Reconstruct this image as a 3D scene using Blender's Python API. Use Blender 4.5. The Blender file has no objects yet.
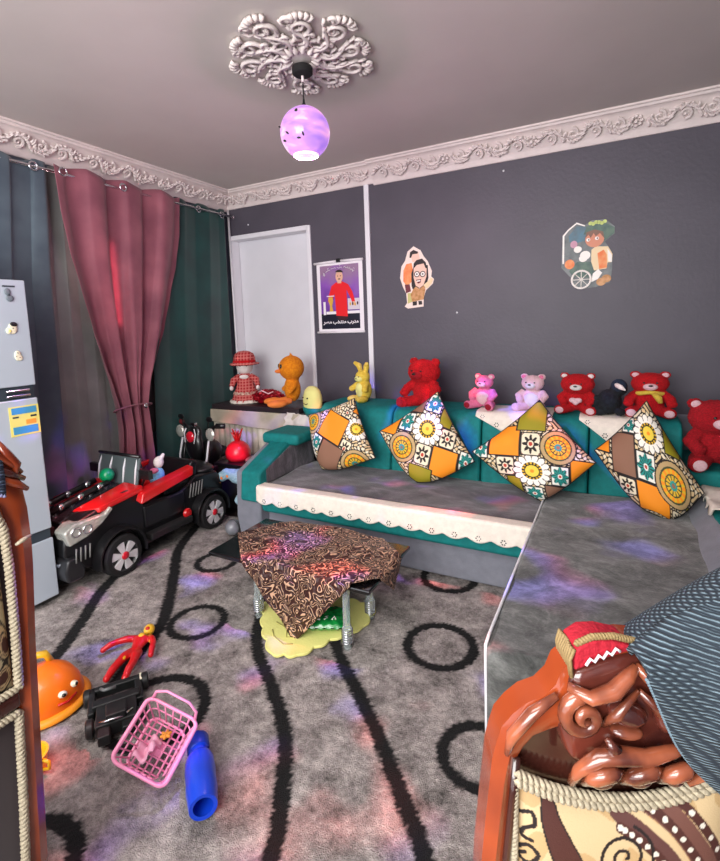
import bpy, math, random
import numpy as np
from mathutils import Vector, Matrix, Euler
random.seed(7)
PI = math.pi
COL = bpy.context.scene.collection
sc = bpy.context.scene

# ------------------------------------------------------------------ helpers
def S(r, g, b):
    def f(c):
        c /= 255.0
        return c/12.92 if c <= .04045 else ((c+.055)/1.055)**2.4
    return (f(r), f(g), f(b), 1)

def nodes(m):
    m.use_nodes = True
    nt = m.node_tree
    return nt, nt.nodes, nt.links, nt.nodes['Principled BSDF']

def mat(name, col, rough=.6, metal=0, var=0, vscale=20, bump=0, bscale=60, sheen=0, coat=0, trans=0, ior=1.45,
        emit=None, estr=0, col2=None, detail=3, spec=None, alpha=1, dist=.01, sss=0):
    m = bpy.data.materials.new(name)
    nt, N, L, P = nodes(m)
    P.inputs['Base Color'].default_value = col
    P.inputs['Roughness'].default_value = rough
    P.inputs['Metallic'].default_value = metal
    P.inputs['IOR'].default_value = ior
    if spec is not None: P.inputs['Specular IOR Level'].default_value = spec
    if sheen: P.inputs['Sheen Weight'].default_value = sheen
    if coat: P.inputs['Coat Weight'].default_value = coat; P.inputs['Coat Roughness'].default_value = .08
    if trans: P.inputs['Transmission Weight'].default_value = trans
    if alpha < 1: P.inputs['Alpha'].default_value = alpha
    if emit: P.inputs['Emission Color'].default_value = emit; P.inputs['Emission Strength'].default_value = estr
    tc = N.new('ShaderNodeTexCoord')
    if var or col2:
        n = N.new('ShaderNodeTexNoise'); n.inputs['Scale'].default_value = vscale; n.inputs['Detail'].default_value = detail
        L.new(tc.outputs['Object'], n.inputs['Vector'])
        r = N.new('ShaderNodeValToRGB')
        c2 = col2 or tuple(c*(1-var) for c in col[:3])+(1,)
        c1 = col if col2 else tuple(min(1, c*(1+var)) for c in col[:3])+(1,)
        r.color_ramp.elements[0].position = .35; r.color_ramp.elements[1].position = .65
        r.color_ramp.elements[0].color = c2; r.color_ramp.elements[1].color = c1
        L.new(n.outputs['Fac'], r.inputs['Fac']); L.new(r.outputs['Color'], P.inputs['Base Color'])
    if bump:
        n = N.new('ShaderNodeTexNoise'); n.inputs['Scale'].default_value = bscale; n.inputs['Detail'].default_value = 4
        L.new(tc.outputs['Object'], n.inputs['Vector'])
        b = N.new('ShaderNodeBump'); b.inputs['Strength'].default_value = bump; b.inputs['Distance'].default_value = dist
        L.new(n.outputs['Fac'], b.inputs['Height']); L.new(b.outputs['Normal'], P.inputs['Normal'])
    return m

def attr_mat(name, rough=.8, bump=.3, bscale=300, var=0.0, vscale=6, sheen=0, dist=.004):
    """colour from the mesh's own painted pattern"""
    m = bpy.data.materials.new(name)
    nt, N, L, P = nodes(m)
    P.inputs['Roughness'].default_value = rough
    if sheen: P.inputs['Sheen Weight'].default_value = sheen
    a = N.new('ShaderNodeAttribute'); a.attribute_name = 'pattern'
    tc = N.new('ShaderNodeTexCoord')
    n = N.new('ShaderNodeTexNoise'); n.inputs['Scale'].default_value = bscale; n.inputs['Detail'].default_value = 3
    L.new(tc.outputs['Object'], n.inputs['Vector'])
    b = N.new('ShaderNodeBump'); b.inputs['Strength'].default_value = bump; b.inputs['Distance'].default_value = dist
    L.new(n.outputs['Fac'], b.inputs['Height']); L.new(b.outputs['Normal'], P.inputs['Normal'])
    L.new(a.outputs['Color'], P.inputs['Base Color'])
    return m, N, L, P, a, tc

class G:
    def __init__(s): s.v = []; s.f = []; s.m = []
    def add(s, vs, fs, m=0, M=None):
        o = len(s.v)
        if M is not None: vs = [M @ Vector(v) for v in vs]
        s.v += [tuple(v) for v in vs]; s.f += [tuple(i+o for i in f) for f in fs]; s.m += [m]*len(fs)
        return s
    def box(s, c, d, m=0, rot=None, M=None, taper=1):
        x, y, z = d[0]/2, d[1]/2, d[2]/2
        vs = []
        for k in (-1, 1):
            t = taper if k > 0 else 1
            vs += [(-x*t, -y*t, k*z), (x*t, -y*t, k*z), (x*t, y*t, k*z), (-x*t, y*t, k*z)]
        T = Matrix.Translation(c)
        if rot: T = T @ Euler(rot).to_matrix().to_4x4()
        if M is not None: T = M @ T
        return s.add(vs, [(0,3,2,1), (4,5,6,7), (0,1,5,4), (1,2,6,5), (2,3,7,6), (3,0,4,7)], m, T)
    def ball(s, c, r, m=0, rot=None, seg=16, rings=10, M=None):
        if not hasattr(r, '__len__'): r = (r, r, r)
        vs = [(0, 0, -r[2])]; fs = []
        for i in range(1, rings):
            a = -PI/2+PI*i/rings
            for j in range(seg):
                b = 2*PI*j/seg
                vs.append((r[0]*math.cos(a)*math.cos(b), r[1]*math.cos(a)*math.sin(b), r[2]*math.sin(a)))
        vs.append((0, 0, r[2])); n = len(vs)
        for j in range(seg):
            k = (j+1) % seg
            fs.append((0, 1+k, 1+j)); fs.append((n-1, n-1-seg+j, n-1-seg+k))
            for i in range(rings-2):
                fs.append((1+i*seg+j, 1+i*seg+k, 1+(i+1)*seg+k, 1+(i+1)*seg+j))
        T = Matrix.Translation(c)
        if rot: T = T @ Euler(rot).to_matrix().to_4x4()
        if M is not None: T = M @ T
        return s.add(vs, fs, m, T)
    def tube(s, pts, r, n=8, m=0, closed=False, M=None, flat=1.0):
        pts = [Vector(p) for p in pts]; k = len(pts)
        rr = r if hasattr(r, '__len__') else [r]*k
        vs = []; prev = None
        for i, p in enumerate(pts):
            if closed: t = pts[(i+1) % k]-pts[i-1]
            else: t = pts[min(i+1, k-1)]-pts[max(i-1, 0)]
            t = t.normalized() if t.length > 1e-9 else Vector((0, 0, 1))
            if prev is None:
                up = Vector((0, 0, 1)) if abs(t.z) < .9 else Vector((1, 0, 0))
                a = t.cross(up).normalized()
            else:
                a = prev-t*prev.dot(t)
                a = a.normalized() if a.length > 1e-6 else t.cross(Vector((1, 0, 0))).normalized()
            prev = a; b = t.cross(a)
            for j in range(n):
                q = 2*PI*j/n
                vs.append(p+a*math.cos(q)*rr[i]+b*math.sin(q)*rr[i]*flat)
        fs = []
        for i in range(k if closed else k-1):
            i2 = (i+1) % k
            for j in range(n):
                j2 = (j+1) % n
                fs.append((i*n+j, i*n+j2, i2*n+j2, i2*n+j))
        if not closed:
            fs.append(tuple(range(n-1, -1, -1))); fs.append(tuple((k-1)*n+j for j in range(n)))
        return s.add(vs, fs, m, M)
    def lathe(s, prof, n=24, m=0, c=(0, 0, 0), rot=None, M=None, sx=1, sy=1, wob=None):
        vs = []; fs = []; k = len(prof)
        for i, (r, z) in enumerate(prof):
            for j in range(n):
                a = 2*PI*j/n
                rr = max(r, 1e-4)*(1 if wob is None else wob(a, i/(k-1)))
                vs.append((rr*math.cos(a)*sx, rr*math.sin(a)*sy, z))
        for i in range(k-1):
            for j in range(n):
                j2 = (j+1) % n
                fs.append((i*n+j, i*n+j2, (i+1)*n+j2, (i+1)*n+j))
        T = Matrix.Translation(c)
        if rot: T = T @ Euler(rot).to_matrix().to_4x4()
        if M is not None: T = M @ T
        return s.add(vs, fs, m, T)
    def prism(s, poly, d0, d1, axis='x', m=0, M=None):
        """poly in the two other axes, extruded along axis from d0 to d1"""
        def p3(a, b, d): return {'x': (d, a, b), 'y': (a, d, b), 'z': (a, b, d)}[axis]
        n = len(poly)
        vs = [p3(a, b, d0) for a, b in poly]+[p3(a, b, d1) for a, b in poly]
        fs = [tuple(range(n)), tuple(range(2*n-1, n-1, -1))]
        for i in range(n):
            j = (i+1) % n
            fs.append((i, i+n, j+n, j))
        return s.add(vs, fs, m, M)
    def grid(s, fn, nu, nv, m=0, M=None, wrap=False):
        vs = [fn(i/(nu-1) if not wrap else i/nu, j/(nv-1)) for j in range(nv) for i in range(nu)]
        fs = []
        for j in range(nv-1):
            for i in range(nu if wrap else nu-1):
                i2 = (i+1) % nu
                fs.append((j*nu+i, j*nu+i2, (j+1)*nu+i2, (j+1)*nu+i))
        return s.add(vs, fs, m, M)
    def build(s, name, mats, parent=None, smooth=True, bevel=0, bseg=2, sub=0, voxel=0, fuzz=0, fsize=.03, solid=0,
              label=None, angle=None, cols=None, recalc=True):
        me = bpy.data.meshes.new(name)
        me.from_pydata(s.v, [], s.f)
        if not isinstance(mats, (list, tuple)): mats = [mats]
        for mm in mats: me.materials.append(mm)
        me.polygons.foreach_set('material_index', s.m)
        me.update()
        if recalc:
            import bmesh
            bm = bmesh.new(); bm.from_mesh(me); bmesh.ops.recalc_face_normals(bm, faces=bm.faces); bm.to_mesh(me); bm.free()
        if smooth: me.shade_smooth()
        if cols is not None:
            at = me.color_attributes.new('pattern', 'FLOAT_COLOR', 'POINT')
            at.data.foreach_set('color', np.asarray(cols, dtype=np.float32).ravel())
        o = bpy.data.objects.new(name, me); COL.objects.link(o)
        if parent is not None: o.parent = parent
        if voxel:
            r = o.modifiers.new('merge', 'REMESH'); r.mode = 'VOXEL'; r.voxel_size = voxel; r.use_smooth_shade = True
            w = o.modifiers.new('soft', 'SMOOTH'); w.iterations = 4; w.factor = .5
        if fuzz:
            t = bpy.data.textures.new(name+'_fuzz', 'CLOUDS'); t.noise_scale = fsize; t.noise_depth = 2
            d = o.modifiers.new('fuzz', 'DISPLACE'); d.texture = t; d.strength = fuzz; d.mid_level = .5
        if solid:
            q = o.modifiers.new('thick', 'SOLIDIFY'); q.thickness = solid; q.offset = 0
        if bevel:
            b = o.modifiers.new('bevel', 'BEVEL'); b.width = bevel; b.segments = bseg; b.limit_method = 'ANGLE'
            b.angle_limit = math.radians(35)
            if smooth:
                for e in me.edges: pass
                w = o.modifiers.new('wn', 'WEIGHTED_NORMAL'); w.keep_sharp = False
        elif smooth and angle:
            me.set_sharp_from_angle(angle=math.radians(angle))
        if sub:
            q = o.modifiers.new('sub', 'SUBSURF'); q.levels = sub; q.render_levels = sub
        if label: o['label'] = label
        return o

def tag(o, label, cat, group=None, kind=None):
    o['label'] = label; o['category'] = cat
    if group: o['group'] = group
    if kind: o['kind'] = kind
    return o

def thing(name, label, cat, loc=(0, 0, 0), rz=0, group=None):
    o = bpy.data.objects.new(name, None); COL.objects.link(o); o.empty_display_size = .05
    o.location = loc; o.rotation_euler = (0, 0, rz)
    return tag(o, label, cat, group)

def struct(o): o['kind'] = 'structure'; return o

def world_part(parent):
    """matrix that lets a child of a placed thing be written in room coordinates"""
    return (Matrix.Translation(parent.location) @ parent.rotation_euler.to_matrix().to_4x4()).inverted()

def spiral(c, r0, turns, n=18, start=0, sgn=1, r1=0.0):
    """planar spiral, list of (a,b)"""
    out = []
    for i in range(n+1):
        t = i/n; a = start+sgn*turns*2*PI*t; r = r0*(1-t)+r1*t
        out.append((c[0]+r*math.cos(a), c[1]+r*math.sin(a)))
    return out

# ------------------------------------------------------------------ common materials
M_wall = mat('dark_grey_paint', S(80, 76, 86), .5, var=.06, vscale=3, bump=.15, bscale=40)
M_ceil = mat('ceiling_paint', S(212, 204, 199), .8, var=.03, vscale=2, bump=.05, bscale=12)
M_plaster = mat('white_plaster', S(226, 214, 210), .6, var=.04, vscale=12, bump=.1, bscale=50)
M_white = mat('white_gloss_paint', S(232, 232, 236), .35, bump=.05, bscale=30)
M_black = mat('black_plastic', S(20, 20, 22), .35, coat=.3)
M_blackm = mat('black_matt', S(24, 23, 24), .8)
M_chrome = mat('chrome', S(225, 225, 230), .12, metal=1)
M_red = mat('red_plastic', S(205, 22, 26), .3, coat=.4)
M_teal = mat('teal_velvet', S(0, 118, 116), .75, var=.12, vscale=25, bump=.25, bscale=200)
M_greyf = mat('grey_upholstery', S(124, 126, 136), .8, var=.08, vscale=15, bump=.2, bscale=150, sheen=.2)
M_lace = mat('cream_lace', S(236, 226, 212), .8, var=.05, vscale=40, bump=.3, bscale=200)
M_hole = mat('lace_eyelet', S(62, 60, 62), .9)
M_eye = mat('button_eye', S(8, 8, 8), .1, coat=1)
M_wood = mat('varnished_wood', S(166, 72, 34), .2, col2=S(116, 44, 22), vscale=5, coat=.7, bump=.05, bscale=20)
M_woodd = mat('dark_varnished_wood', S(72, 34, 26), .18, col2=S(44, 22, 20), vscale=6, coat=.8)
M_rope = mat('cream_rope', S(178, 166, 142), .7, var=.15, vscale=120, bump=.4, bscale=200)

# ------------------------------------------------------------------ room shell
YB = 3.9; XL = -3.52; XR = 0.68; ZC = 2.89; YF = -1.6
g = G(); g.box(((XL+XR)/2, (YB+YF)/2, -.05), (XR-XL+.4, YB-YF+.4, .1))
struct(g.build('floor', mat('dark_floor_tile', S(70, 58, 54), .4, var=.2, vscale=8), smooth=False))
g = G(); g.box(((XL+XR)/2, (YB+YF)/2, ZC+.05), (XR-XL+.4, YB-YF+.4, .1))
struct(g.build('ceiling', M_ceil, smooth=False))
# back wall with the white recess
g = G(); rx0, rx1, rz1 = -3.49, -2.56, 2.46
g.box(((rx1+XR)/2+.05, YB+.1, ZC/2), (XR-rx1+.1, .2, ZC))
g.box(((XL+rx1)/2, YB+.1, (rz1+ZC)/2), (rx1-XL, .2, ZC-rz1))
g.box(((XL+rx1)/2, YB+.1, .35), (rx1-XL, .2, .7))
g.box(((XL+rx0)/2-.05, YB+.1, ZC/2), (rx0-XL+.1, .2, ZC))
struct(g.build('wall_back', M_wall, smooth=False))
g = G(); g.box((XL-.1, (YB+YF)/2, ZC/2), (.2, YB-YF+.4, ZC))
struct(g.build('wall_left', mat('blue_grey_paint', S(78, 86, 96), .6, var=.05, vscale=3, bump=.1), smooth=False))
g = G(); g.box((XR+.1, (YB+YF)/2, ZC/2), (.2, YB-YF+.4, ZC))
struct(g.build('wall_right', M_wall, smooth=False))
# closed white window recess: back board, reveals and casing
win = thing('window_1', 'closed white painted window recess above the skirted table', 'window'); struct(win)
del win['category']; win.location = (-3.03, YB, 1.55)
W = world_part(win)
g = G(); g.box((-3.03, YB+.13, 1.58), (1.0, .04, 1.8), M=W)
g.build('board', mat('white_board', S(222, 223, 228), .5, var=.03, vscale=3), win, smooth=False)
g = G()
for (c, d) in [((rx1+.015, YB+.045, 1.58), (.04, .12, 1.80)), ((rx0-.0, YB+.045, 1.58), (.03, .12, 1.80)), ((-3.03, YB+.045, rz1+.0), (.96, .12, .045)), ((-3.03, YB+.05, .72), (.94, .1, .05))]:
    g.box(c, d, M=W)
g.build('frame', M_white, win, smooth=False, bevel=.006)
# white conduit strips
g = G(); g.box((-1.93, YB-.012, 1.37), (.045, .024, 2.74))
struct(g.build('trim_3', M_white, smooth=False, bevel=.004))
g = G(); g.tube([(-3.475, YB-.03, .05), (-3.475, YB-.03, 2.73)], .011)
struct(g.build('trim_4', M_white))

# cornice with scrolling leaves in relief
CH, CP = .165, .17
def cornice(name, P0, du, dn, L, hh=CH, pp=CP, seed=1):
    """P0 at wall/ceiling meeting, du along the wall, dn out of the wall"""
    rnd = random.Random(seed)
    P0 = Vector(P0); du = Vector(du); dn = Vector(dn); dz = Vector((0, 0, 1))
    def at(u, a, b): return P0+du*u+dn*a-dz*b      # a out from wall, b down from ceiling
    g = G()
    prof = [(0, hh), (.012, hh), (.02, hh-.012), (.024, hh-.03), (.035, hh-.045), (.06, hh-.07), (pp-.055, .045), (pp-.04, .03), (pp-.02, .028), (pp-.012, .015), (pp, .012), (pp, 0), (0, 0)]
    n = len(prof); vs = [at(0, a, b) for a, b in prof]+[at(L, a, b) for a, b in prof]
    fs = [tuple(range(n)), tuple(range(2*n-1, n-1, -1))]+[(i, i+n, (i+1) % n+n, (i+1) % n) for i in range(n)]
    g.add(vs, fs)
    # relief field between b=.13 and .04 on the slanted face
    A = Vector((.035, hh-.045)); B = Vector((pp-.05, .04)); D = B-A; W_ = D.length; Dn = D.normalized(); Nn = Vector((Dn.y, -Dn.x))
    if Nn.x < 0: Nn = -Nn
    def rel(u, w, o):        # u along, w 0..1 across the field, o outwards
        q = A+D*w+Nn*(-o if False else o); return at(u, q.x, q.y)
    # Nn must point away from the wall corner
    if (A+Nn*.01).x-A.x < 0: pass
    u = .05; k = 0
    cl_ = lambda w: min(1.04, max(-.04, w))
    while u < L-.12:
        sg = 1 if k % 2 == 0 else -1
        if k % 5 == 4:          # flower
            for q in range(8):
                a = q*2*PI/8
                g.ball(rel(u+.03+.032*math.cos(a), .5+.27*math.sin(a), .008), (.017, .017, .012), seg=6, rings=4)
            g.ball(rel(u+.03, .5, .016), .015, seg=6, rings=4)
            u += .09; k += 1; continue
        pts = [rel(u+.14*t, .5+sg*.34*math.sin(PI*t), .008) for t in [i/8 for i in range(9)]]
        g.tube(pts, [.007+.006*math.sin(PI*i/8) for i in range(9)], 5)
        sp = spiral((0, 0), .04, 1.4, 16, start=-PI/2*sg, sgn=sg)
        g.tube([rel(u+.07+a, cl_(.5-sg*.04+b/W_), .012) for a, b in sp], [.011-.005*i/16 for i in range(17)], 5)
        for q in range(7):
            t = .05+.15*q; aa = sg*(1.2-.36*q)+rnd.uniform(-.25, .25)
            x0 = u+.14*t; w0 = .5+sg*.34*math.sin(PI*t)
            ln = .042+.014*rnd.random()
            for off in (0, 2.3):
                p = [rel(x0+ln*s_*math.cos(aa+off), cl_(w0+ln*s_*math.sin(aa+off)/W_), .006+.018*math.sin(PI*s_*.8)) for s_ in (0, .35, .7, 1)]
                g.tube(p, [.004, .011, .009, .002], 5)
        u += .14; k += 1
    return struct(g.build(name, M_plaster, smooth=True, angle=40))
cornice('trim_1', (-1.86, YB, ZC), (1, 0, 0), (0, -1, 0), XR+1.86, seed=3)
cornice('trim_5', (XL, YB, ZC), (1, 0, 0), (0, -1, 0), -1.86-XL, hh=.15, pp=.15, seed=5)
cornice('trim_2', (XL, YF, ZC), (0, 1, 0), (1, 0, 0), YB-YF, seed=9)

# ceiling rose: open work of scrolls
rose = thing('ceiling_rose', 'white plaster openwork ceiling rose of scrolls and leaves around the pendant lamp', 'ceiling rose', (-1.415, 2.175, ZC))
def rose_arm(g, ang, ln, mir, big):
    ca, sa = math.cos(ang), math.sin(ang)
    def P(a, b, z=0): b *= mir; return (ca*a-sa*b, sa*a+ca*b, -z)
    def T(pts, r0, r1, z0=.012):
        k = len(pts); g.tube([P(a, b, z0+.008*math.sin(PI*i/(k-1))) for i, (a, b) in enumerate(pts)], [r0+(r1-r0)*i/(k-1) for i in range(k)], 6)
    T([(.07+t*(ln*.62), .05*math.sin(t*4)) for t in [i/9 for i in range(10)]], .014, .009)
    T(spiral((ln*.8, .02), .062*big, 1.3, 18, start=PI, sgn=-1), .012, .006)
    T(spiral((ln*.55, -.05), .042*big, 1.2, 16, start=PI*.6, sgn=1), .011, .005)
    T(spiral((ln*.98, -.035), .036, .9, 12, start=PI*.7, sgn=-1), .011, .006)
    for q in range(6):
        a = .9-.36*q
        c = (ln*.86, .03)
        T([(c[0]+s*.075*math.cos(a)*big, c[1]+s*.075*math.sin(a)*big) for s in (.55, .8, 1.05)], .007, .013)
    for q in range(5):
        c = (.11+q*ln*.12, .03*math.sin(q))
        T([(c[0], c[1]), (c[0]+.02, c[1]+.03), (c[0]+.045, c[1]+.04)], .006, .009)
        T([(c[0], c[1]), (c[0]+.02, c[1]-.028), (c[0]+.045, c[1]-.036)], .006, .009)
g = G()
for k in range(10):
    rose_arm(g, k*2*PI/10+.15, .34 if k % 2 else .31, 1, 1.1 if k % 2 else 1.0)
g.build('scrolls', M_plaster, rose)
g = G(); g.lathe([(.0, 0), (.085, 0), (.085, -.008), (.075, -.02), (.06, -.022), (.0, -.03)], 28)
for k in range(14):
    a = k*2*PI/14
    g.tube([(r*math.cos(a), r*math.sin(a), -z) for r, z in ((.05, .02), (.08, .028), (.115, .012))], [.006, .014, .004], 6)
g.build('centre_boss', M_plaster, rose)

# pendant lamp
lamp = thing('pendant_lamp', 'glowing pink and violet glass globe lamp hanging from the ceiling rose', 'lamp', (-1.43, 2.2, ZC-.015))
g = G(); g.lathe([(0, -.015), (.05, -.03), (.052, -.035), (.052, -.06), (.045, -.066), (.012, -.07), (.0, -.072)], 24)
g.build('canopy', M_blackm, lamp, angle=30)
g = G(); g.tube([(0, 0, -.065), (0, 0, -.1)], .007); g.build('ferrule', mat('bright_ferrule', S(240, 220, 220), .3), lamp)
g = G(); g.tube([(0, 0, -.07), (0, 0, -.225)], .0035); g.lathe([(.0045, -.18), (.006, -.2), (.022, -.222), (.03, -.228), (0, -.23)], 16)
g.build('cord', M_blackm, lamp)
m = bpy.data.materials.new('lit_pink_glass'); nt, N, L, P = nodes(m)
tc = N.new('ShaderNodeTexCoord'); mp = N.new('ShaderNodeMapping'); mp.inputs['Scale'].default_value = (3, 3, 9)
L.new(tc.outputs['Object'], mp.inputs['Vector'])
n1 = N.new('ShaderNodeTexNoise'); n1.inputs['Scale'].default_value = 2.2; n1.inputs['Detail'].default_value = 2; n1.inputs['Distortion'].default_value = .6
L.new(mp.outputs['Vector'], n1.inputs['Vector'])
r = N.new('ShaderNodeValToRGB'); e = r.color_ramp.elements
e[0].position = .3; e[0].color = S(168, 120, 235); e[1].position = .62; e[1].color = S(244, 170, 236)
x = e.new(.48); x.color = S(214, 150, 238); x = e.new(.7); x.color = S(255, 225, 250)
L.new(n1.outputs['Fac'], r.inputs['Fac'])
L.new(r.outputs['Color'], P.inputs['Emission Color']); P.inputs['Emission Strength'].default_value = .58
P.inputs['Base Color'].default_value = S(120, 90, 130); P.inputs['Roughness'].default_value = .1
g = G(); R = .125
g.lathe([(R*math.sin(a), -.345-R*-math.cos(a)*-1*-1 if False else -.345+R*math.cos(a)) for a in [.2+i*(2.62-.2)/22 for i in range(23)]], 36)
globe = g.build('globe', m, lamp, solid=.003)
mb = mat('lit_inner_ring', S(250, 220, 250), .3, emit=S(255, 205, 250), estr=.6)
g = G(); a0 = 2.62
g.tube([(R*math.sin(a0)*math.cos(t)*.97, R*math.sin(a0)*math.sin(t)*.97, -.345+R*math.cos(a0)) for t in [i*2*PI/32 for i in range(32)]], .006, 6, closed=True)
g.tube([(.088*math.cos(t), .088*math.sin(t), -.408) for t in [i*2*PI/32 for i in range(32)]], .006, 6, closed=True)
g.build('bottom_ring', mb, lamp)
for q, (ph, zz) in enumerate([(3.9, .02), (4.5, -.03), (5.2, -.045), (4.9, .07), (4.2, -.055), (5.0, -.06)]):
    rr = math.sqrt(R*R-zz*zz)+.001; g = G()
    g.ball((rr*math.cos(ph), rr*math.sin(ph), -.345+zz), (.011, .011, .005), rot=(.6*q, .4, q), seg=8, rings=5)
    g.build('dark_fleck', M_black, lamp)

# ------------------------------------------------------------------ rug
def poly_dist(X, Y, pts):
    d = np.full(X.shape, 9.0)
    for (x0, y0), (x1, y1) in zip(pts[:-1], pts[1:]):
        vx, vy = x1-x0, y1-y0; t = np.clip(((X-x0)*vx+(Y-y0)*vy)/(vx*vx+vy*vy), 0, 1)
        d = np.minimum(d, np.hypot(X-x0-t*vx, Y-y0-t*vy))
    return d
def smooth_line(pts, n=8):
    out = []; P = [pts[0]]+list(pts)+[pts[-1]]
    for i in range(1, len(P)-2):
        for k in range(n):
            t = k/n
            out.append(tuple(.5*((2*P[i][c])+(-P[i-1][c]+P[i+1][c])*t+(2*P[i-1][c]-5*P[i][c]+4*P[i+1][c]-P[i+2][c])*t*t+(-P[i-1][c]+3*P[i][c]-3*P[i+1][c]+P[i+2][c])*t**3) for c in (0, 1)))
    out.append(pts[-1]); return out
rx = (-3.42, .6); ry = (.0, 2.9); st = .0085
nx = int((rx[1]-rx[0])/st); ny = int((ry[1]-ry[0])/st)
X, Y = np.meshgrid(np.linspace(rx[0], rx[1], nx), np.linspace(ry[0], ry[1], ny))
rng = np.random.default_rng(4)
jit = rng.normal(0, .0035, X.shape)
lines = [([(-2.95, 2.2), (-2.72, 1.73), (-2.5, 1.44), (-2.32, 1.17), (-2.2, .9)], .03),
         ([(-2.95, 2.75), (-2.72, 2.31), (-2.45, 2.02), (-2.26, 1.82), (-2.08, 1.6), (-1.98, 1.35), (-1.9, 1.2)], .03),
         ([(-2.0, 2.7), (-1.85, 2.25), (-1.66, 1.9), (-1.5, 1.68), (-1.27, 1.5), (-1.08, 1.33), (-.95, 1.14), (-.86, .97), (-.8, .7)], .026),
         ([(-1.6, 2.6), (-1.3, 2.05), (-1.11, 1.8), (-.92, 1.63), (-.74, 1.46), (-.58, 1.29), (-.46, 1.16), (-.3, .9)], .026)]
D = np.full(X.shape, 9.0)
for pts, w in lines: D = np.minimum(D, poly_dist(X, Y, smooth_line(pts))-w*1.15)
for cx, cy, rr, w in [(-1.93, 1.715, .138, .017), (-.71, 2.065, .155, .019), (-.395, 1.555, .13, .019), (-.86, 2.68, .15, .018), (-2.32, 2.26, .125, .018), (-1.62, 1.2, .185, .02), (-1.49, .6, .15, .022), (-2.5, .9, .14, .02)]:
    D = np.minimum(D, np.abs(np.hypot(X-cx, Y-cy)-rr)-w*1.3)
D = D+jit
k = np.clip(.5-D/.008, 0, 1)[..., None]
base = np.array(S(190, 183, 179))[None, None, :]; blk = np.array(S(10, 8, 9))[None, None, :]
cols = base*(1-k)+blk*k
zz = .018+rng.random(X.shape)*.007*(1-.5*k[..., 0])
v = np.stack([X, Y, zz], -1).reshape(-1, 3)
me = bpy.data.meshes.new('rug')
idx = np.arange(nx*ny).reshape(ny, nx)
quads = np.stack([idx[:-1, :-1], idx[:-1, 1:], idx[1:, 1:], idx[1:, :-1]], -1).reshape(-1, 4)
me.vertices.add(len(v)); me.vertices.foreach_set('co', v.ravel())
me.loops.add(quads.size); me.loops.foreach_set('vertex_index', quads.ravel().astype(np.int32))
me.polygons.add(len(quads)); me.polygons.foreach_set('loop_start', np.arange(0, quads.size, 4, dtype=np.int32)); me.polygons.foreach_set('loop_total', np.full(len(quads), 4, dtype=np.int32))
me.update(calc_edges=True); me.validate()
at = me.color_attributes.new('pattern', 'FLOAT_COLOR', 'POINT'); at.data.foreach_set('color', cols.astype(np.float32).ravel())
m, N, L, P, a, tc = attr_mat('shaggy_rug', rough=1, bump=1, bscale=260, dist=.012)
n1 = N.new('ShaderNodeTexNoise'); n1.inputs['Scale'].default_value = 7; n1.inputs['Detail'].default_value = 10; n1.inputs['Roughness'].default_value = .86
L.new(tc.outputs['Object'], n1.inputs['Vector'])
r = N.new('ShaderNodeValToRGB'); r.color_ramp.elements[0].position = .33; r.color_ramp.elements[0].color = (.07, .065, .06, 1)
r.color_ramp.elements[1].position = .68; r.color_ramp.elements[1].color = (1.6, 1.56, 1.54, 1)
x = r.color_ramp.elements.new(.5); x.color = (.74, .71, .70, 1)
L.new(n1.outputs['Fac'], r.inputs['Fac'])
mx = N.new('ShaderNodeMix'); mx.data_type = 'RGBA'; mx.blend_type = 'MULTIPLY'; mx.inputs['Factor'].default_value = 1
L.new(a.outputs['Color'], mx.inputs['A']); L.new(r.outputs['Color'], mx.inputs['B']); L.new(mx.outputs['Result'], P.inputs['Base Color'])
me.materials.append(m); me.shade_smooth()
rug = bpy.data.objects.new('rug', me); COL.objects.link(rug)
tag(rug, 'mottled grey shaggy rug with black rings and wavy black lines covering the floor', 'rug')
g = G(); g.box(((rx[0]+rx[1])/2, (ry[0]+ry[1])/2, .009), (rx[1]-rx[0], ry[1]-ry[0], .018))
g.build('backing', M_blackm, rug, smooth=False)

# ------------------------------------------------------------------ curtains
rod = thing('curtain_rod', 'thin silver curtain rod below the left cornice', 'curtain rod', (-3.41, 2.3, 2.655))
g = G(); g.tube([(0, -2.6, 0), (0, 1.56, 0)], .011, 10); g.build('pole', M_chrome, rod)
g = G(); g.ball((0, 1.57, 0), .018, seg=10, rings=6); g.build('finial', M_chrome, rod)
for yy in (-1.2, -.2, 1.54):
    g = G(); g.tube([(-.10, yy, .02), (-.05, yy, .02), (0, yy, 0)], .007, 6); g.build('bracket', M_chrome, rod)

def fabric(name, c, c2, rough=.7, transl=.0):
    m = bpy.data.materials.new(name); nt, N, L, P = nodes(m)
    P.inputs['Roughness'].default_value = rough; P.inputs['Sheen Weight'].default_value = .3
    tc = N.new('ShaderNodeTexCoord'); n = N.new('ShaderNodeTexNoise'); n.inputs['Scale'].default_value = 3; n.inputs['Detail'].default_value = 5
    L.new(tc.outputs['Object'], n.inputs['Vector'])
    r = N.new('ShaderNodeValToRGB'); r.color_ramp.elements[0].color = c2; r.color_ramp.elements[1].color = c
    r.color_ramp.elements[0].position = .35; r.color_ramp.elements[1].position = .65
    L.new(n.outputs['Fac'], r.inputs['Fac']); L.new(r.outputs['Color'], P.inputs['Base Color'])
    if transl:
        t = N.new('ShaderNodeBsdfTranslucent'); L.new(r.outputs['Color'], t.inputs['Color'])
        mix = N.new('ShaderNodeMixShader'); mix.inputs['Fac'].default_value = transl
        out = [q for q in N if q.type == 'OUTPUT_MATERIAL'][0]
        L.new(P.outputs['BSDF'], mix.inputs[1]); L.new(t.outputs['BSDF'], mix.inputs[2]); L.new(mix.outputs['Shader'], out.inputs['Surface'])
    return m
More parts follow.
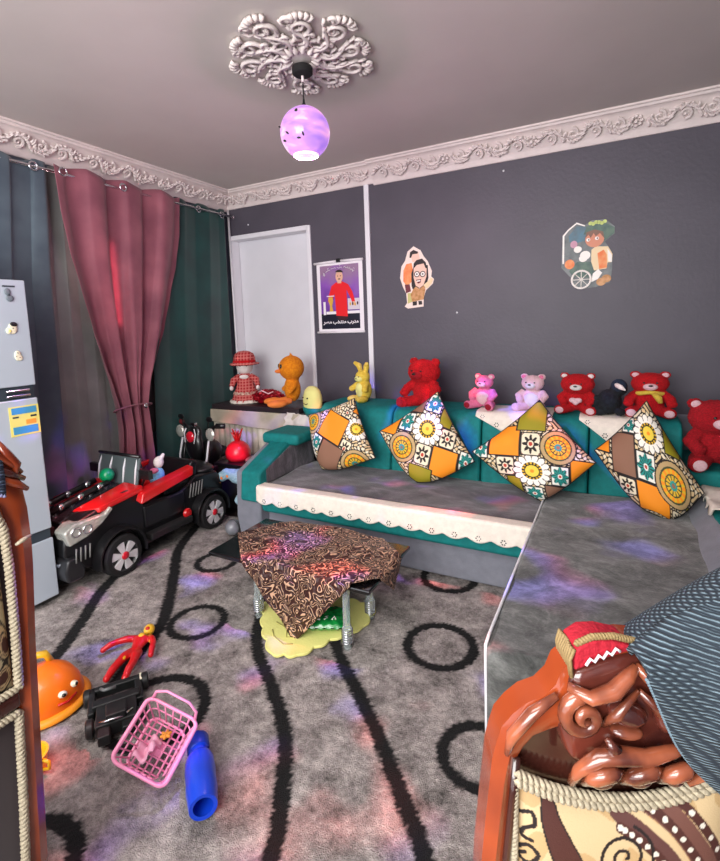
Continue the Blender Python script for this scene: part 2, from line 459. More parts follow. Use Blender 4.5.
def curtain(name, label, m, rows, x0, waves, amp, rings, ztop, n=180, ph=0, amp_rows=None, lean=None):
    """rows: list of (z, y_left, y_right)"""
    t = thing(name, label, 'curtain', (x0, (rows[0][1]+rows[0][2])/2, rows[-1][0]))
    W = world_part(t)
    def lerp(z):
        for (z0, a0, b0), (z1, a1, b1) in zip(rows[:-1], rows[1:]):
            if z <= z0 and z >= z1:
                s = (z0-z)/(z0-z1); s2 = s*s*(3-2*s)*.3+s*.7
                return a0+(a1-a0)*s2, b0+(b1-b0)*s2
        return rows[-1][1:]
    zt = rows[0][0]; zb = rows[-1][0]
    def fn(u, v):
        z = zt+(zb-zt)*v; a, b = lerp(z); w = (b-a)
        w0 = rows[0][2]-rows[0][1]; comp = w/w0
        A = amp*(1+1.1*(1-comp))
        x = x0+A*math.sin(2*PI*waves*u+ph)+A*.45*(1-comp+.15)*math.sin(2*PI*waves*2.7*u+1+ph)+.008*math.sin(9*u+5*v)
        zz = z
        if v < .03: zz = z+.018*math.sin(2*PI*waves*u*1+ph+1.57)*(1-v/.03)
        return (x, a+w*(u+.012*math.sin(2*PI*waves*u*2+3*v)), zz)
    g = G(); g.grid(fn, n, 70, M=W)
    g.build('drape', m, t, solid=.003)
    for yy in rings:
        g = G(); g.tube([(x0+.012, yy+.026*math.cos(q), 2.655+.026*math.sin(q)) for q in [i*2*PI/20 for i in range(20)]], .0065, 6, closed=True, M=W @ Matrix.Translation((.012, 0, 0)))
        g.build('eyelet_ring', M_chrome, t)
    return t
M_bluegrey = fabric('blue_grey_blackout_cloth', S(88, 104, 114), S(66, 80, 92))
M_sheer = fabric('grey_cloth', S(134, 134, 132), S(112, 113, 113), transl=.05)
M_mauve = fabric('dusty_rose_cloth', S(176, 104, 118), S(140, 78, 94), transl=.22)
M_green = fabric('bottle_green_velvet', S(2, 66, 62), S(0, 46, 46), .6)
curtain('grey_blue_curtain', 'slate blue curtain behind the fridge at the far left', M_bluegrey, [(2.69, .3, 2.05), (1.9, .3, 2.0), (.03, .3, 1.95)], -3.425, 6, .018, [1.45, 1.72, 1.97], 2.69, ph=1)
curtain('plain_grey_curtain', 'plain mid grey curtain showing behind the tied rose one', M_sheer, [(2.69, 1.84, 2.6), (1.5, 1.82, 2.6), (.03, 1.8, 2.62)], -3.475, 5, .008, [], 2.69, ph=.3)
mc = curtain('rose_curtain', 'dusty rose curtain gathered into a waist at mid height', M_mauve,
        [(2.7, 2.08, 3.19), (2.4, 2.09, 3.16), (2.13, 2.12, 3.1), (1.88, 2.17, 3.02), (1.58, 2.23, 2.93), (1.35, 2.29, 2.83), (1.13, 2.35, 2.73), (.97, 2.39, 2.68), (.8, 2.4, 2.69), (.55, 2.38, 2.71), (.03, 2.36, 2.74)], -3.385, 3.5, .026, [2.14, 2.6, 3.0], 2.69, n=260, ph=2)
W = world_part(mc)
g = G(); g.tube([(-3.385+.07*math.cos(q), 2.535+.165*math.sin(q), .96+.03*math.cos(q)) for q in [i*2*PI/24 for i in range(24)]], .008, 8, closed=True, M=W, flat=.6)
g.build('tie_band', M_mauve, mc)
g = G(); g.ball((-3.303, 2.59, .97), (.008, .018, .022), seg=10, rings=6, M=W); g.build('brooch', M_chrome, mc)
curtain('green_curtain', 'bottle green curtain hanging in the room corner', M_green, [(2.7, 2.95, 3.77), (1.5, 2.8, 3.755), (.03, 2.75, 3.75)], -3.445, 3, .008, [3.42, 3.72], 2.69, ph=.5)
# daylight slit behind the rose curtain
g = G(); g.box((-3.5, 2.45, 1.55), (.02, 1.0, 1.7))
struct(g.build('window_2', mat('shuttered_window', S(60, 58, 55), .6), smooth=False))

# ------------------------------------------------------------------ fridge
fr = thing('refrigerator', 'tall pale grey three door refrigerator by the left wall', 'refrigerator', (-2.83, 1.53, 0))
M_fr = mat('pale_grey_enamel', S(186, 198, 208), .3, metal=.15, coat=.2, var=.02, vscale=2)
M_frd = mat('dark_grey_plastic', S(52, 62, 70), .4)
g = G(); g.box((-.27, -.35, .95), (.42, .69, 1.8)); g.build('body', M_frd, fr, smooth=False, bevel=.01)
for z0, z1 in ((1.285, 1.85), (.463, 1.215), (.06, .405)):
    g = G(); g.box((-.03, -.352, (z0+z1)/2), (.06, .70, z1-z0)); d = g.build('door' if z0 > .1 else 'drawer', M_fr, fr, smooth=False, bevel=.006)
    if z0 > .1:
        zz = z0+.0 if z0 > 1 else z1
        g = G(); g.box((.004, -.1, 1.262 if z0 > 1 else 1.235), (.012, .12, .012)); g.build('handle', M_chrome, d, smooth=False, bevel=.002)
for c_, d_ in (((-.045, -.35, 1.25), (.06, .68, .07)), ((-.04, -.35, .434), (.06, .68, .06))):
    g = G(); g.box(c_, d_); g.build('handle_recess', M_frd, fr, smooth=False)
g = G(); g.box((.0015, -.085, 1.815), (.003, .06, .008)); g.build('name_strip', M_frd, fr, smooth=False)
M_yel = mat('label_yellow', S(238, 224, 120), .5); M_lblue = mat('label_blue', S(70, 150, 190), .5); M_or = mat('label_orange', S(240, 160, 60), .5); M_dk = mat('label_dark', S(50, 60, 60), .6)
lab = thing('energy_label', 'yellow and blue energy label stuck on the middle fridge door', 'sticker', (-2.829, 1.45, 1.1))
g = G(); g.box((.001, 0, 0), (.002, .15, .16)); g.build('paper', M_yel, lab, smooth=False)
g = G(); g.box((.003, 0, .055), (.002, .125, .035)); g.box((.003, 0, -.05), (.002, .125, .04)); g.build('blue_print', M_lblue, lab, smooth=False)
g = G(); g.box((.003, .03, -.01), (.002, .05, .025)); g.build('orange_print', M_or, lab, smooth=False)
g = G(); g.box((.003, .045, .02), (.002, .03, .01)); g.box((.003, -.045, .022), (.002, .03, .008)); g.build('dark_print', M_dk, lab, smooth=False)
def magnet(z, y, label, cols_, shape):
    t = thing('fridge_magnet', label, 'magnet', (-2.829, y, z), 0, 'magnets on the freezer door')
    for i, (c, pts) in enumerate(shape):
        g = G()
        for (a, b, ra, rb) in pts: g.ball((.004, a, b), (.005+.002*i, ra, rb), seg=10, rings=6)
        g.build(['base', 'motif', 'detail'][i], cols_[c], t)
M_mg = mat('magnet_grey', S(112, 122, 130), .4); M_cream = mat('magnet_cream', S(235, 228, 200), .4)
magnet(1.765, 1.435, 'grey bow shaped magnet, topmost on the freezer door', [M_mg, M_frd], [(0, [(0, .02, .016, .02), (.008, -.012, .02, .018)]), (1, [(.004, .004, .008, .008)])])
magnet(1.595, 1.44, 'round cream magnet with black top, middle one on the freezer door', [M_cream, M_black, M_yel], [(0, [(0, 0, .024, .03), (-.018, -.012, .016, .018)]), (1, [(.006, .02, .02, .014), (.0, .0, .004, .006)]), (2, [(-.016, -.014, .008, .007)])])
magnet(1.45, 1.45, 'narrow white magnet with black spots, lowest on the freezer door', [M_cream, M_black], [(0, [(0, 0, .018, .028), (.01, -.012, .014, .016)]), (1, [(.0, .014, .005, .004), (.008, -.01, .004, .005), (-.008, -.004, .003, .004)])])
wb = thing('white_carton', 'white carton standing on top of the refrigerator', 'box', (-3.05, 1.3, 1.85))
g = G(); g.box((0, 0, .07), (.26, .2, .14)); g.build('carton_body', M_white, wb, smooth=False, bevel=.004)
g = G(); g.box((0, 0, .142), (.27, .21, .012)); g.build('lid', M_white, wb, smooth=False, bevel=.003)

# ------------------------------------------------------------------ corner sofa
def throw_mat(name, c1, c2, c3, stretch=2.6, scl=4):
    m = bpy.data.materials.new(name); nt, N, L, P = nodes(m)
    P.inputs['Roughness'].default_value = .9; P.inputs['Sheen Weight'].default_value = .3
    tc = N.new('ShaderNodeTexCoord'); mp = N.new('ShaderNodeMapping'); mp.inputs['Scale'].default_value = (1, stretch, 1)
    L.new(tc.outputs['Object'], mp.inputs['Vector'])
    n = N.new('ShaderNodeTexNoise'); n.inputs['Scale'].default_value = scl; n.inputs['Detail'].default_value = 9; n.inputs['Roughness'].default_value = .74; n.inputs['Distortion'].default_value = .4
    L.new(mp.outputs['Vector'], n.inputs['Vector'])
    r = N.new('ShaderNodeValToRGB'); e = r.color_ramp.elements
    e[0].position = .33; e[0].color = c1; e[1].position = .68; e[1].color = c3; x = e.new(.5); x.color = c2
    L.new(n.outputs['Fac'], r.inputs['Fac']); L.new(r.outputs['Color'], P.inputs['Base Color'])
    n2 = N.new('ShaderNodeTexNoise'); n2.inputs['Scale'].default_value = 120; n2.inputs['Detail'].default_value = 3; L.new(tc.outputs['Object'], n2.inputs['Vector'])
    b = N.new('ShaderNodeBump'); b.inputs['Strength'].default_value = .6; b.inputs['Distance'].default_value = .004
    L.new(n2.outputs['Fac'], b.inputs['Height']); L.new(b.outputs['Normal'], P.inputs['Normal'])
    return m
M_throw = throw_mat('grey_plush_throw', S(40, 41, 40), S(88, 89, 87), S(140, 141, 138), 1.3, 7)
M_throw2 = throw_mat('dark_plush_throw', S(34, 30, 34), S(74, 66, 74), S(122, 112, 122))
sofa = thing('corner_sofa', 'L shaped grey and teal sofa along the back wall with a long chaise', 'sofa', (-.9, 3.0, 0))
W = world_part(sofa)
def sp(g, name, m, **k): return g.build(name, m, sofa, **k)
g = G(); g.box((-1.28, 3.1, .146), (1.84, .86, .232), M=W); sp(g, 'bench_base', M_greyf, smooth=False, bevel=.015)
g = G(); g.box((-1.28, 2.99, .345), (1.84, .80, .17), M=W); sp(g, 'bench_seat', M_teal, bevel=.03, bseg=4)
g = G(); g.box((.05, 2.42, .207), (.8, 1.66, .346), M=W); sp(g, 'chaise_base', M_greyf, bevel=.02)
def top_fn(x0, x1, y0, y1, z, drop, seed):
    rnd = random.Random(seed)
    def fn(u, v):
        x = x0+(x1-x0)*u; y = y0+(y1-y0)*v
        zz = z+.006*math.sin(7*x+3*y)+.005*math.sin(13*y-5*x+seed)+.003*math.sin(31*x)*math.sin(23*y)
        return (x, y, zz)
    return fn
g = G(); g.grid(top_fn(-2.2, -.37, 2.575, 3.28, .442, 0, 1), 90, 40, M=W)
sp(g, 'seat_throw', M_throw2, solid=.014)
# chaise cover: top, front fall and left fall
def chaise(u, v):
    s = v*(1.7+.42); x = -.365+.85*u
    if s < .42:
        z = .03+s; y = 1.56-.012*math.sin(x*14)-.006*math.sin(x*31)
        if s > .40: z = .43+.012; 
    else: y = 1.56+(s-.42); z = .448+.007*math.sin(6*x+4*y)+.005*math.sin(17*y-6*x)
    return (x, y, z)
g = G(); g.grid(chaise, 50, 110, M=W)
g.grid(lambda u, v: (-.365-.006*math.sin(9*u)*(1-v), 1.56+1.1*u, .04+.408*v), 40, 14, M=W)
sp(g, 'chaise_throw', M_throw, solid=.012)
g = G(); g.tube([(-.372, 3.2-.05*i, .458) for i in range(33)]+[(-.372, 1.552, .45), (-.372, 1.55, .4), (-.37, 1.548, .2), (-.37, 1.55, .03)], .006, 6, M=W)
sp(g, 'white_piping', M_white)
# backs
def back_profile(y0): return [(y0, .3), (y0+.02, .44), (y0+.07, .80), (y0+.10, .88), (y0+.16, .915), (y0+.5, .915), (y0+.53, .88), (y0+.55, .03), (y0+.06, .03)]
for i, (a, b) in enumerate([(-2.16, -1.5), (-1.5, -.82), (-.82, -.14), (-.14, .36)]):
    g = G(); g.prism(back_profile(3.25), a+.003, b-.003, 'x', M=W); sp(g, 'back_cushion', M_teal, bevel=.022, bseg=3)
g = G(); g.box((-.8, 3.815, .45), (2.9, .03, .86), M=W); sp(g, 'back_panel', M_greyf, smooth=False)
# corner block, arms
g = G(); g.box((.5, 3.52, .345), (.27, .52, .63), M=W); sp(g, 'corner_block', M_teal, bevel=.03, bseg=3)
for side in (0, 1):
    if side == 0: x0, x1 = -2.42, -2.2; prof = [(2.61, .03), (2.58, .2), (2.6, .53), (2.95, .66), (3.3, .66), (3.3, .03)]
    else: x0, x1 = .46, .64; prof = [(2.3, .03), (2.28, .2), (2.3, .42), (2.7, .48), (3.25, .52), (3.25, .03)]
    g = G(); g.prism(prof, x0, x1, 'x', M=W); arm = sp(g, 'armrest', M_greyf, bevel=.02, bseg=3)
    g = G()
    if side == 0:
        g.prism([(2.56, .33), (2.585, .54), (2.95, .69), (3.3, .69), (3.3, .6), (2.7, .5), (2.66, .36)], -2.36, -2.19, 'x', M=W)
        g.build('teal_panel', M_teal, arm, bevel=.02, bseg=3)
        g = G(); g.box((-2.27, 3.10, .70), (.34, .34, .085), M=W); g.build('arm_cap', M_teal, arm, bevel=.03, bseg=4)
    else:
        g.prism([(2.34, .3), (2.32, .46), (2.7, .53), (3.25, .57), (3.25, .36)], .45, .645, 'x', M=W)
        g.build('teal_panel', M_teal, arm, bevel=.02, bseg=3)
g = G(); g.grid(lambda u, v: (-2.192+.004*math.sin(9*u+5*v), 2.66+.62*u, .45+(.10+.12*min(1, u*1.8))*v), 30, 14, M=W)
sp(g, 'arm_throw', M_throw2, solid=.012)
g = G(); g.prism([(.362, .44), (.372, .46), (.455, .535), (.64, .535), (.64, .44)], 2.0, 3.26, 'y', M=W); sp(g, 'arm_slope', M_greyf, bevel=.012)
# lace pieces
def lace_piece(name, label, path, u0, u1, axis='x', scal=.12, depth=.022, fl=None, th=.003, group=None):
    """path: list of (y,z) from back to front edge; the last edge is scalloped"""
    t = thing(name, label, 'lace cloth', ((u0+u1)/2, path[0][0], path[0][1]), 0, group)
    W = world_part(t)
    P = [Vector(p) for p in path]; ls = [0]
    for a, b in zip(P[:-1], P[1:]): ls.append(ls[-1]+(b-a).length)
    Lt = ls[-1]
    def at_len(s):
        s = max(0, min(Lt, s))
        for i in range(len(P)-1):
            if s <= ls[i+1]+1e-9:
                k = (s-ls[i])/(ls[i+1]-ls[i]); return P[i].lerp(P[i+1], k)
        return P[-1]
    def extent(u):
        q = abs(math.sin(PI*(u-u0)/scal)); e = Lt-depth+depth*q
        if fl: e = min(e, fl(u))
        return e
    nu = max(40, int((u1-u0)/.012))
    def fn(a, b):
        u = u0+(u1-u0)*a; s = extent(u)*b; p = at_len(s)
        return (u, p.x-.003*math.sin(u*37)*b, p.y)
    g = G(); g.grid(fn, nu, 24, M=W); g.build('cloth', M_lace, t, solid=th)
    k = 0; u = u0+scal/2
    while u < u1:
        g = G()
        e = extent(u)-.026
        for q in range(6):
            a = q*PI/3; p = at_len(e+.0125*math.sin(a)); 
            g.ball((u+.0125*math.cos(a), p.x-.003, p.y), (.0042, .0022, .0042), seg=8, rings=4, M=W)
        u += scal
        g.build('eyelet_flower', M_hole, t)
    return t
lace_piece('lace_runner', 'long cream lace runner with scalloped edge along the sofa bench front', [(2.64, .461), (2.566, .461), (2.556, .452), (2.55, .335)], -2.2, -.37, scal=.135)
lace_piece('lace_cloth', 'cream lace cloth hanging in a point beside the pale pink bear', [(3.62, .923), (3.40, .923), (3.35, .915), (3.31, .87), (3.27, .62)], -.86, -.36, scal=.1, fl=lambda u: .30+.17*(1-abs(u+.55)/.32), group='lace cloths over the sofa back')
lace_piece('lace_cloth', 'cream lace cloth hanging between the heart bear and the yellow scarf bear', [(3.62, .923), (3.40, .923), (3.35, .915), (3.31, .87), (3.27, .62)], -.2, .14, scal=.1, fl=lambda u: .29+.24*(u+.2)/.3 if u < .06 else .5, group='lace cloths over the sofa back')
t = thing('lace_cloth', 'cream lace cloth lying over the right sofa arm at the picture edge', 'lace cloth', (.55, 3.0, .57), 0, 'lace cloths over the sofa back')
W = world_part(t)
g = G(); g.grid(lambda u, v: (.435+.22*u+.004*math.sin(30*v), 2.84+.4*v, (.585+.006*math.sin(9*v+4*u)) if u > .06 else .585-.05*(.06-u)/.06*abs(math.sin(12*v))), 30, 30, M=W)
g.build('cloth', M_lace, t, solid=.004)

# ------------------------------------------------------------------ patchwork pillows
CR = S(238, 226, 196); BK = S(26, 18, 16); OR = S(246, 146, 20); OL = S(150, 140, 20); BR = S(140, 100, 78); TE = S(30, 150, 140); GO = S(228, 184, 40); TAN = S(190, 160, 110); RD = S(190, 60, 40); DG = S(60, 70, 40)
def pat(a, b, patches):
    for k, (kind, p) in enumerate(patches):
        if kind in ('M', 'F'):
            cx, cy, r = p; dx, dy = a-cx, b-cy; d = math.hypot(dx, dy); th = math.atan2(dy, dx)
            if kind == 'M':
                if d < r:
                    q = d/r
                    if q > .93: return BK
                    if q > .74: return TAN
                    if q > .66: return DG
                    if q > .46: return OR if math.sin(th*14) > -.2 else GO
                    if q > .40: return DG
                    if q > .2: return GO if math.sin(th*12+1) > -.5 else DG
                    return TE if q > .1 else BR
            else:
                edge = r*(.84+.16*abs(math.cos(th*7)))
                if d < edge:
                    q = d/r
                    if q < .1: return OR
                    if q < .34: return S(240, 210, 70)
                    if q < .40: return BK
                    if q < .52: return GO if math.sin(th*16) > 0 else BK
                    if q > .6 and abs(math.cos(th*7)) < .2: return BK
                    if abs(d-edge) < .02: return BK
                    return S(250, 244, 232)
        else:
            x0, x1, y1, y0 = p
            if x0 < a < x1 and y0 < b < y1:
                e = min(a-x0, x1-a, b-y0, y1-b)
                if e < .022: return BK
                u = (a-x0)/(x1-x0)*2-1; v = (b-y0)/(y1-y0)*2-1; d = math.hypot(u, v); th = math.atan2(v, u)
                if kind == 'O': return OR
                if kind == 'L': return OL
                if kind == 'B': return BR
                if kind == 'T':
                    if d < .14: return RD
                    if d < .24: return S(240, 240, 230)
                    if d < .78+.12*math.cos(th*8): return TE if math.sin(th*16) > -.3 else S(20, 60, 60)
                    return S(240, 238, 226)
                if kind == 'K':
                    if d < .18: return RD
                    if d < .3: return CR
                    if d < .62+.2*math.cos(th*8): return BK
                    if d > 1.1 and d < 1.22: return BR
                    return CR
    # cream ground with small black scrolls
    s = math.sin(a*38+2*math.sin(b*21))*math.sin(b*38+2*math.sin(a*19))
    return BK if abs(s) < .30 else (CR if s > 0 else S(226, 200, 150))
PT3 = [('M', (.39, .17, .31)), ('L', (-.31, .19, .98, .42)), ('O', (-.74, -.22, .53, -.05)), ('K', (-.22, .11, .4, -.02)), ('F', (-.04, -.29, .32)), ('T', (.25, .57, -.14, -.53)), ('T', (-.21, .11, -.6, -.95)), ('O', (.57, 1.1, .0, -.5)), ('B', (.13, .6, -.53, -1.1)), ('K', (-.62, -.31, -.05, -.4)), ('L', (-.48, -.22, -.4, -.9)), ('T', (-1.0, -.74, .3, -.12))]
PT2 = [(k, (-p[0], -p[1], p[2]) if k in 'MF' else (-p[1], -p[0], -p[3], -p[2])) for k, p in PT3]
PT4 = [('M', (.39, -.1, .34)), ('F', (0, .5, .3)), ('T', (-.26, .09, .22, -.2)), ('B', (-.7, -.26, .42, -.22)), ('O', (-.3, .3, -.2, -.77)), ('T', (-.5, -.25, .7, .42)), ('O', (-1.0, -.72, .34, .02)), ('K', (-.62, -.3, -.22, -.5)), ('K', (.32, .6, -.46, -.75)), ('L', (.6, 1.1, -.3, -.7)), ('L', (.28, .6, .75, .3))]
PT1 = [('O', (-.42, .22, .5, -.13)), ('M', (-.7, .0, .27)), ('M', (.7, -.3, .32)), ('F', (.42, .4, .28)), ('T', (-.5, -.22, -.13, -.5)), ('B', (-.22, .38, -.13, -.87)), ('F', (-.5, -.67, .27)), ('K', (.22, .5, .1, -.3)), ('O', (.15, .45, 1, .7)), ('L', (-1, -.6, .6, .27)), ('K', (-.6, -.35, .6, .3)), ('K', (-.06, .2, .76, .5)), ('O', (.75, 1.1, -.62, -1))]
M_pil, *_ = attr_mat('patchwork_print', rough=.75, bump=.25, bscale=260, dist=.002)
def pillow(label, corners, pt, thick=.075, n=150, push=0, lean=.34, y00=3.0, sag=.03):
    """corners L,T,R,B as (x,z); leans against the sofa back"""
    Lc, Tc, Rc, Bc = [Vector((c[0], y00+push+(c[1]-.45)*lean, c[1])) for c in corners]
    ctr = (Lc+Tc+Rc+Bc)/4
    t = thing('patchwork_pillow', label, 'pillow', (ctr.x, ctr.y, Bc.z), 0, 'patchwork pillows on the corner sofa')
    W = world_part(t)
    nrm = (Rc-Lc).cross(Tc-Bc).normalized()
    if nrm.y > 0: nrm = -nrm
    def pos(u, v, side):
        # u from L->B edge direction, v from L->T
        uu, vv = 2*u-1, 2*v-1
        # concave sides between pointed corners
        pin = .055
        cu = uu*(1-pin*(1-vv*vv)*abs(uu)**2); cv = vv*(1-pin*(1-uu*uu)*abs(vv)**2)
        a, b = (cu+1)/2, (cv+1)/2
        p = Lc*(1-a)*(1-b)+Bc*a*(1-b)+Tc*(1-a)*b+Rc*a*b
        dn_ = (Bc-Tc).normalized()
        p = p+dn_*sag*(math.sin(PI*a)**1.2*(1-b)**2+math.sin(PI*b)**1.2*a**2)*.9-dn_*sag*.55*(a*(1-b))**5
        h = ((1-uu**4)*(1-vv**4))**.55*(1-.15*(uu*uu+vv*vv)*.5)
        h += .05*math.sin(5*u+3*v)*(1-uu*uu)*(1-vv*vv)
        return p+nrm*thick*h*side
    g = G(); g.grid(lambda u, v: pos(u, v, 1), n, n, M=W)
    cols = []
    for j in range(n):
        for i in range(n):
            u, v = i/(n-1), j/(n-1)
            cols.append(pat(u+v-1, v-u, pt))
    k = 24
    g.grid(lambda u, v: pos(u, v, -.8), k, k, M=W); cols += [S(120, 110, 60)]*(k*k)
    g.build('cover', M_pil, t, cols=cols, recalc=False)
    g = G(); edge = []
    for s in range(4):
        for i in range(30):
            q = i/30
            edge.append(pos(*[(q, 0), (1, q), (1-q, 1), (0, 1-q)][s], 0))
    g.tube(edge, .004, 6, closed=True, M=W)
    g.build('piping', M_blackm, t)
    return t
pillow('patchwork pillow with two round medallions, leftmost on the sofa', [(-2.13, .86), (-1.74, 1.00), (-1.51, .60), (-1.95, .46)], PT1, sag=.045)
pillow('patchwork pillow with one round medallion at its left, below the big red fluffy bear', [(-1.50, .78), (-1.09, 1.07), (-.80, .64), (-1.18, .45)], PT2, sag=.045)
pillow('patchwork pillow with a green top patch, in front of the pale pink bear', [(-.82, .70), (-.42, 1.04), (-.09, .70), (-.38, .44)], PT3)
pillow('patchwork pillow leaning in the sofa corner, rightmost', [(-.10, .77), (.16, 1.06), (.43, .60), (.22, .43)], PT4, y00=2.99, thick=.10, sag=.065)

# ------------------------------------------------------------------ low table with brown cloth
tb = thing('coffee_table', 'low black topped coffee table with clear ribbed legs on the rug', 'table', (-1.45, 2.08, .02))
W = world_part(tb)
M_clear = mat('clear_acrylic', S(225, 235, 235), .05, trans=.75, ior=1.45, coat=.5)
g = G(); g.box((-1.45, 2.08, .345), (.98, .5, .022), M=W); g.build('tabletop', mat('black_glass', S(14, 13, 14), .12, coat=1), tb, smooth=False, bevel=.006)
for (x, y) in ((-1.66, 1.89), (-1.10, 1.86), (-1.11, 2.12), (-1.72, 2.2)):
    g = G(); g.lathe([(.0, 0), (.019, 0), (.021, .01), (.014, .012), (.014, .03), (.024, .035), (.026, .1), (.02, .12), (.018, .13), (.018, .30), (.026, .305), (.026, .314), (0, .314)], 18, M=W @ Matrix.Translation((x, y, .02)))
    leg = g.build('leg', M_clear, tb, angle=30)
    for z in [.04+.012*i for i in range(6)]:
        g = G(); g.tube([(x+.026*math.cos(a), y+.026*math.sin(a), z+.02) for a in [i*2*PI/16 for i in range(16)]], .003, 5, closed=True, M=W)
        g.build('rib', M_chrome, leg)
m = bpy.data.materials.new('brown_scroll_brocade'); nt, N, L, P = nodes(m)
tc = N.new('ShaderNodeTexCoord'); n = N.new('ShaderNodeTexNoise'); n.inputs['Scale'].default_value = 19; n.inputs['Detail'].default_value = .6; n.inputs['Distortion'].default_value = .8
L.new(tc.outputs['Object'], n.inputs['Vector'])
mm = N.new('ShaderNodeMath'); mm.operation = 'MULTIPLY'; mm.inputs[1].default_value = 46; L.new(n.outputs['Fac'], mm.inputs[0])
sn = N.new('ShaderNodeMath'); sn.operation = 'SINE'; L.new(mm.outputs[0], sn.inputs[0])
r = N.new('ShaderNodeValToRGB'); e = r.color_ramp.elements; e[0].position = .55; e[0].color = S(58, 28, 24); e[1].position = .85; e[1].color = S(206, 164, 134)
L.new(sn.outputs[0], r.inputs['Fac']); L.new(r.outputs['Color'], P.inputs['Base Color']); P.inputs['Roughness'].default_value = .4
b = N.new('ShaderNodeBump'); b.inputs['Strength'].default_value = .8; b.inputs['Distance'].default_value = .004; L.new(sn.outputs[0], b.inputs['Height']); L.new(b.outputs['Normal'], P.inputs['Normal'])
M_broc = m
cl = thing('tablecloth', 'brown and beige scroll patterned cloth lying cornerwise over the low table', 'tablecloth', (-1.42, 2.08, .357))
W = world_part(cl)
def clothf(u, v):
    a, b = 2*u-1, 2*v-1
    dx = (a+b)/2*1.0; dy = (b-a)/2*1.0    # diamond
    x = -1.39+.53*dx*1.04+.0*dy; y = 2.07+(.54*dy if dy > 0 else .60*dy)
    x += -.03*dy
    z = .366+.008*(math.sin(14*x+9*y)+math.sin(23*y-7*x)*.6+1.2)*.8
    ey = 1.822
    if y < ey:
        over = ey-y; z = .362-over*.97; k = min(1, over/.05)
        y = ey-.012*k-.035*over-.006*math.sin(40*x)*k
    if x > -.955:
        over = x+.955; x = -.948; z = min(z, .36-over)
    if x < -1.945:
        over = -1.945-x; x = -1.952; z = min(z, .36-over)
    if y > 2.335: over = y-2.335; y = 2.342; z = min(z, .36-over)
    return (x, y, z)
g = G(); g.grid(clothf, 90, 90, M=W); g.build('cloth', M_broc, cl, solid=.006)
# yellow mat and green packet below
mt = thing('yellow_mat', 'pale yellow scalloped mat lying under the low table', 'mat', (-1.4, 1.95, .027))
M_ym = mat('pale_yellow_foam', S(236, 232, 140), .7, bump=.2, bscale=80)
pts = []
hull = [(-1.70, 1.98), (-1.56, 1.80), (-1.40, 1.66), (-1.28, 1.70), (-1.20, 1.86), (-1.10, 2.02), (-1.12, 2.20), (-1.3, 2.2), (-1.5, 2.16)]
n = len(hull)
for i in range(n):
    a = Vector(hull[i]); b = Vector(hull[(i+1) % n]); d = b-a; nn = Vector((d.y, -d.x)).normalized()
    for q in range(16):
        t = q/16; pts.append(tuple(a+d*t-nn*-.018*abs(math.sin(2*PI*t))))
W = world_part(mt)
g = G(); g.prism(pts, .028, .042, 'z', M=W); g.build('foam', M_ym, mt, smooth=False, bevel=.003)
g = G()
g.tube([(-1.52, 1.86, .043), (-1.44, 1.84, .043), (-1.4, 1.78, .043), (-1.34, 1.8, .043)], .003, 5, M=W); g.tube([(-1.50, 1.80, .043), (-1.46, 1.76, .043), (-1.38, 1.73, .043), (-1.34, 1.75, .043)], .003, 5, M=W)
g.build('moulded_line', mat('olive_line', S(176, 166, 90), .7), mt)
gp = thing('green_packet', 'shiny green snack packet with white lettering on the yellow mat', 'packet', (-1.30, 1.94, .044), .42)
M_gp = mat('green_foil', S(30, 160, 70), .25, col2=S(10, 110, 50), vscale=20, coat=.6)
g = G()
def pk(u, v, s):
    a, b = 2*u-1, 2*v-1; h = .03*max(0, (1-a**4)*(1-b**4))**.6+.004*math.sin(20*a)*math.sin(14*b)
    return (.13*a*(1+.03*math.sin(20*b)), .085*b, .032+s*h)
g.grid(lambda u, v: pk(u, v, 1), 30, 24); g.grid(lambda u, v: pk(u, v, -1), 30, 24)
g.build('wrapper', M_gp, gp)
g = G()
for i, st in enumerate([[(0, 0), (.012, .03), (.02, 0), (.006, .012)], [(0, .03), (.012, 0), (.024, .03)], [(0, .03), (.018, .028), (.002, .002), (.02, 0)], [(.02, .028), (.004, .022), (.016, .012), (0, 0)], [(0, .0), (.01, .026), (.018, .004)]]):
    g.tube([(-.095+i*.04+x, -.055+y, .055+.004) for x, y in st], .0042, 6)
g.build('lettering', mat('white_print', S(240, 245, 235), .4), gp)

# ------------------------------------------------------------------ plush toys
def fur(name, c, c2=None): return mat(name, c, .95, col2=c2, vscale=60, bump=.9, bscale=220, sheen=0, dist=.008)
F_red = fur('red_plush', S(214, 12, 26), S(170, 4, 16)); F_dred = fur('dark_red_plush', S(190, 18, 34), S(150, 8, 22))
F_pink = fur('pink_plush', S(246, 140, 176), S(232, 110, 156)); F_pale = fur('pale_pink_plush', S(250, 214, 218), S(240, 190, 200))
F_white = fur('white_plush', S(246, 236, 232)); F_yel = fur('yellow_plush', S(240, 214, 90), S(228, 190, 60)); F_or = fur('orange_plush', S(240, 150, 20), S(222, 122, 10))
F_lor = fur('light_orange_plush', S(250, 140, 60)); F_blk = fur('black_plush', S(28, 34, 40), S(16, 18, 22)); F_pyel = fur('pale_yellow_plush', S(240, 236, 150))
F_crim = fur('crimson_plush', S(160, 10, 40)); F_blue = fur('pale_blue_plush', S(176, 204, 214), S(140, 180, 198)); F_navy = fur('navy_plush', S(30, 45, 66))
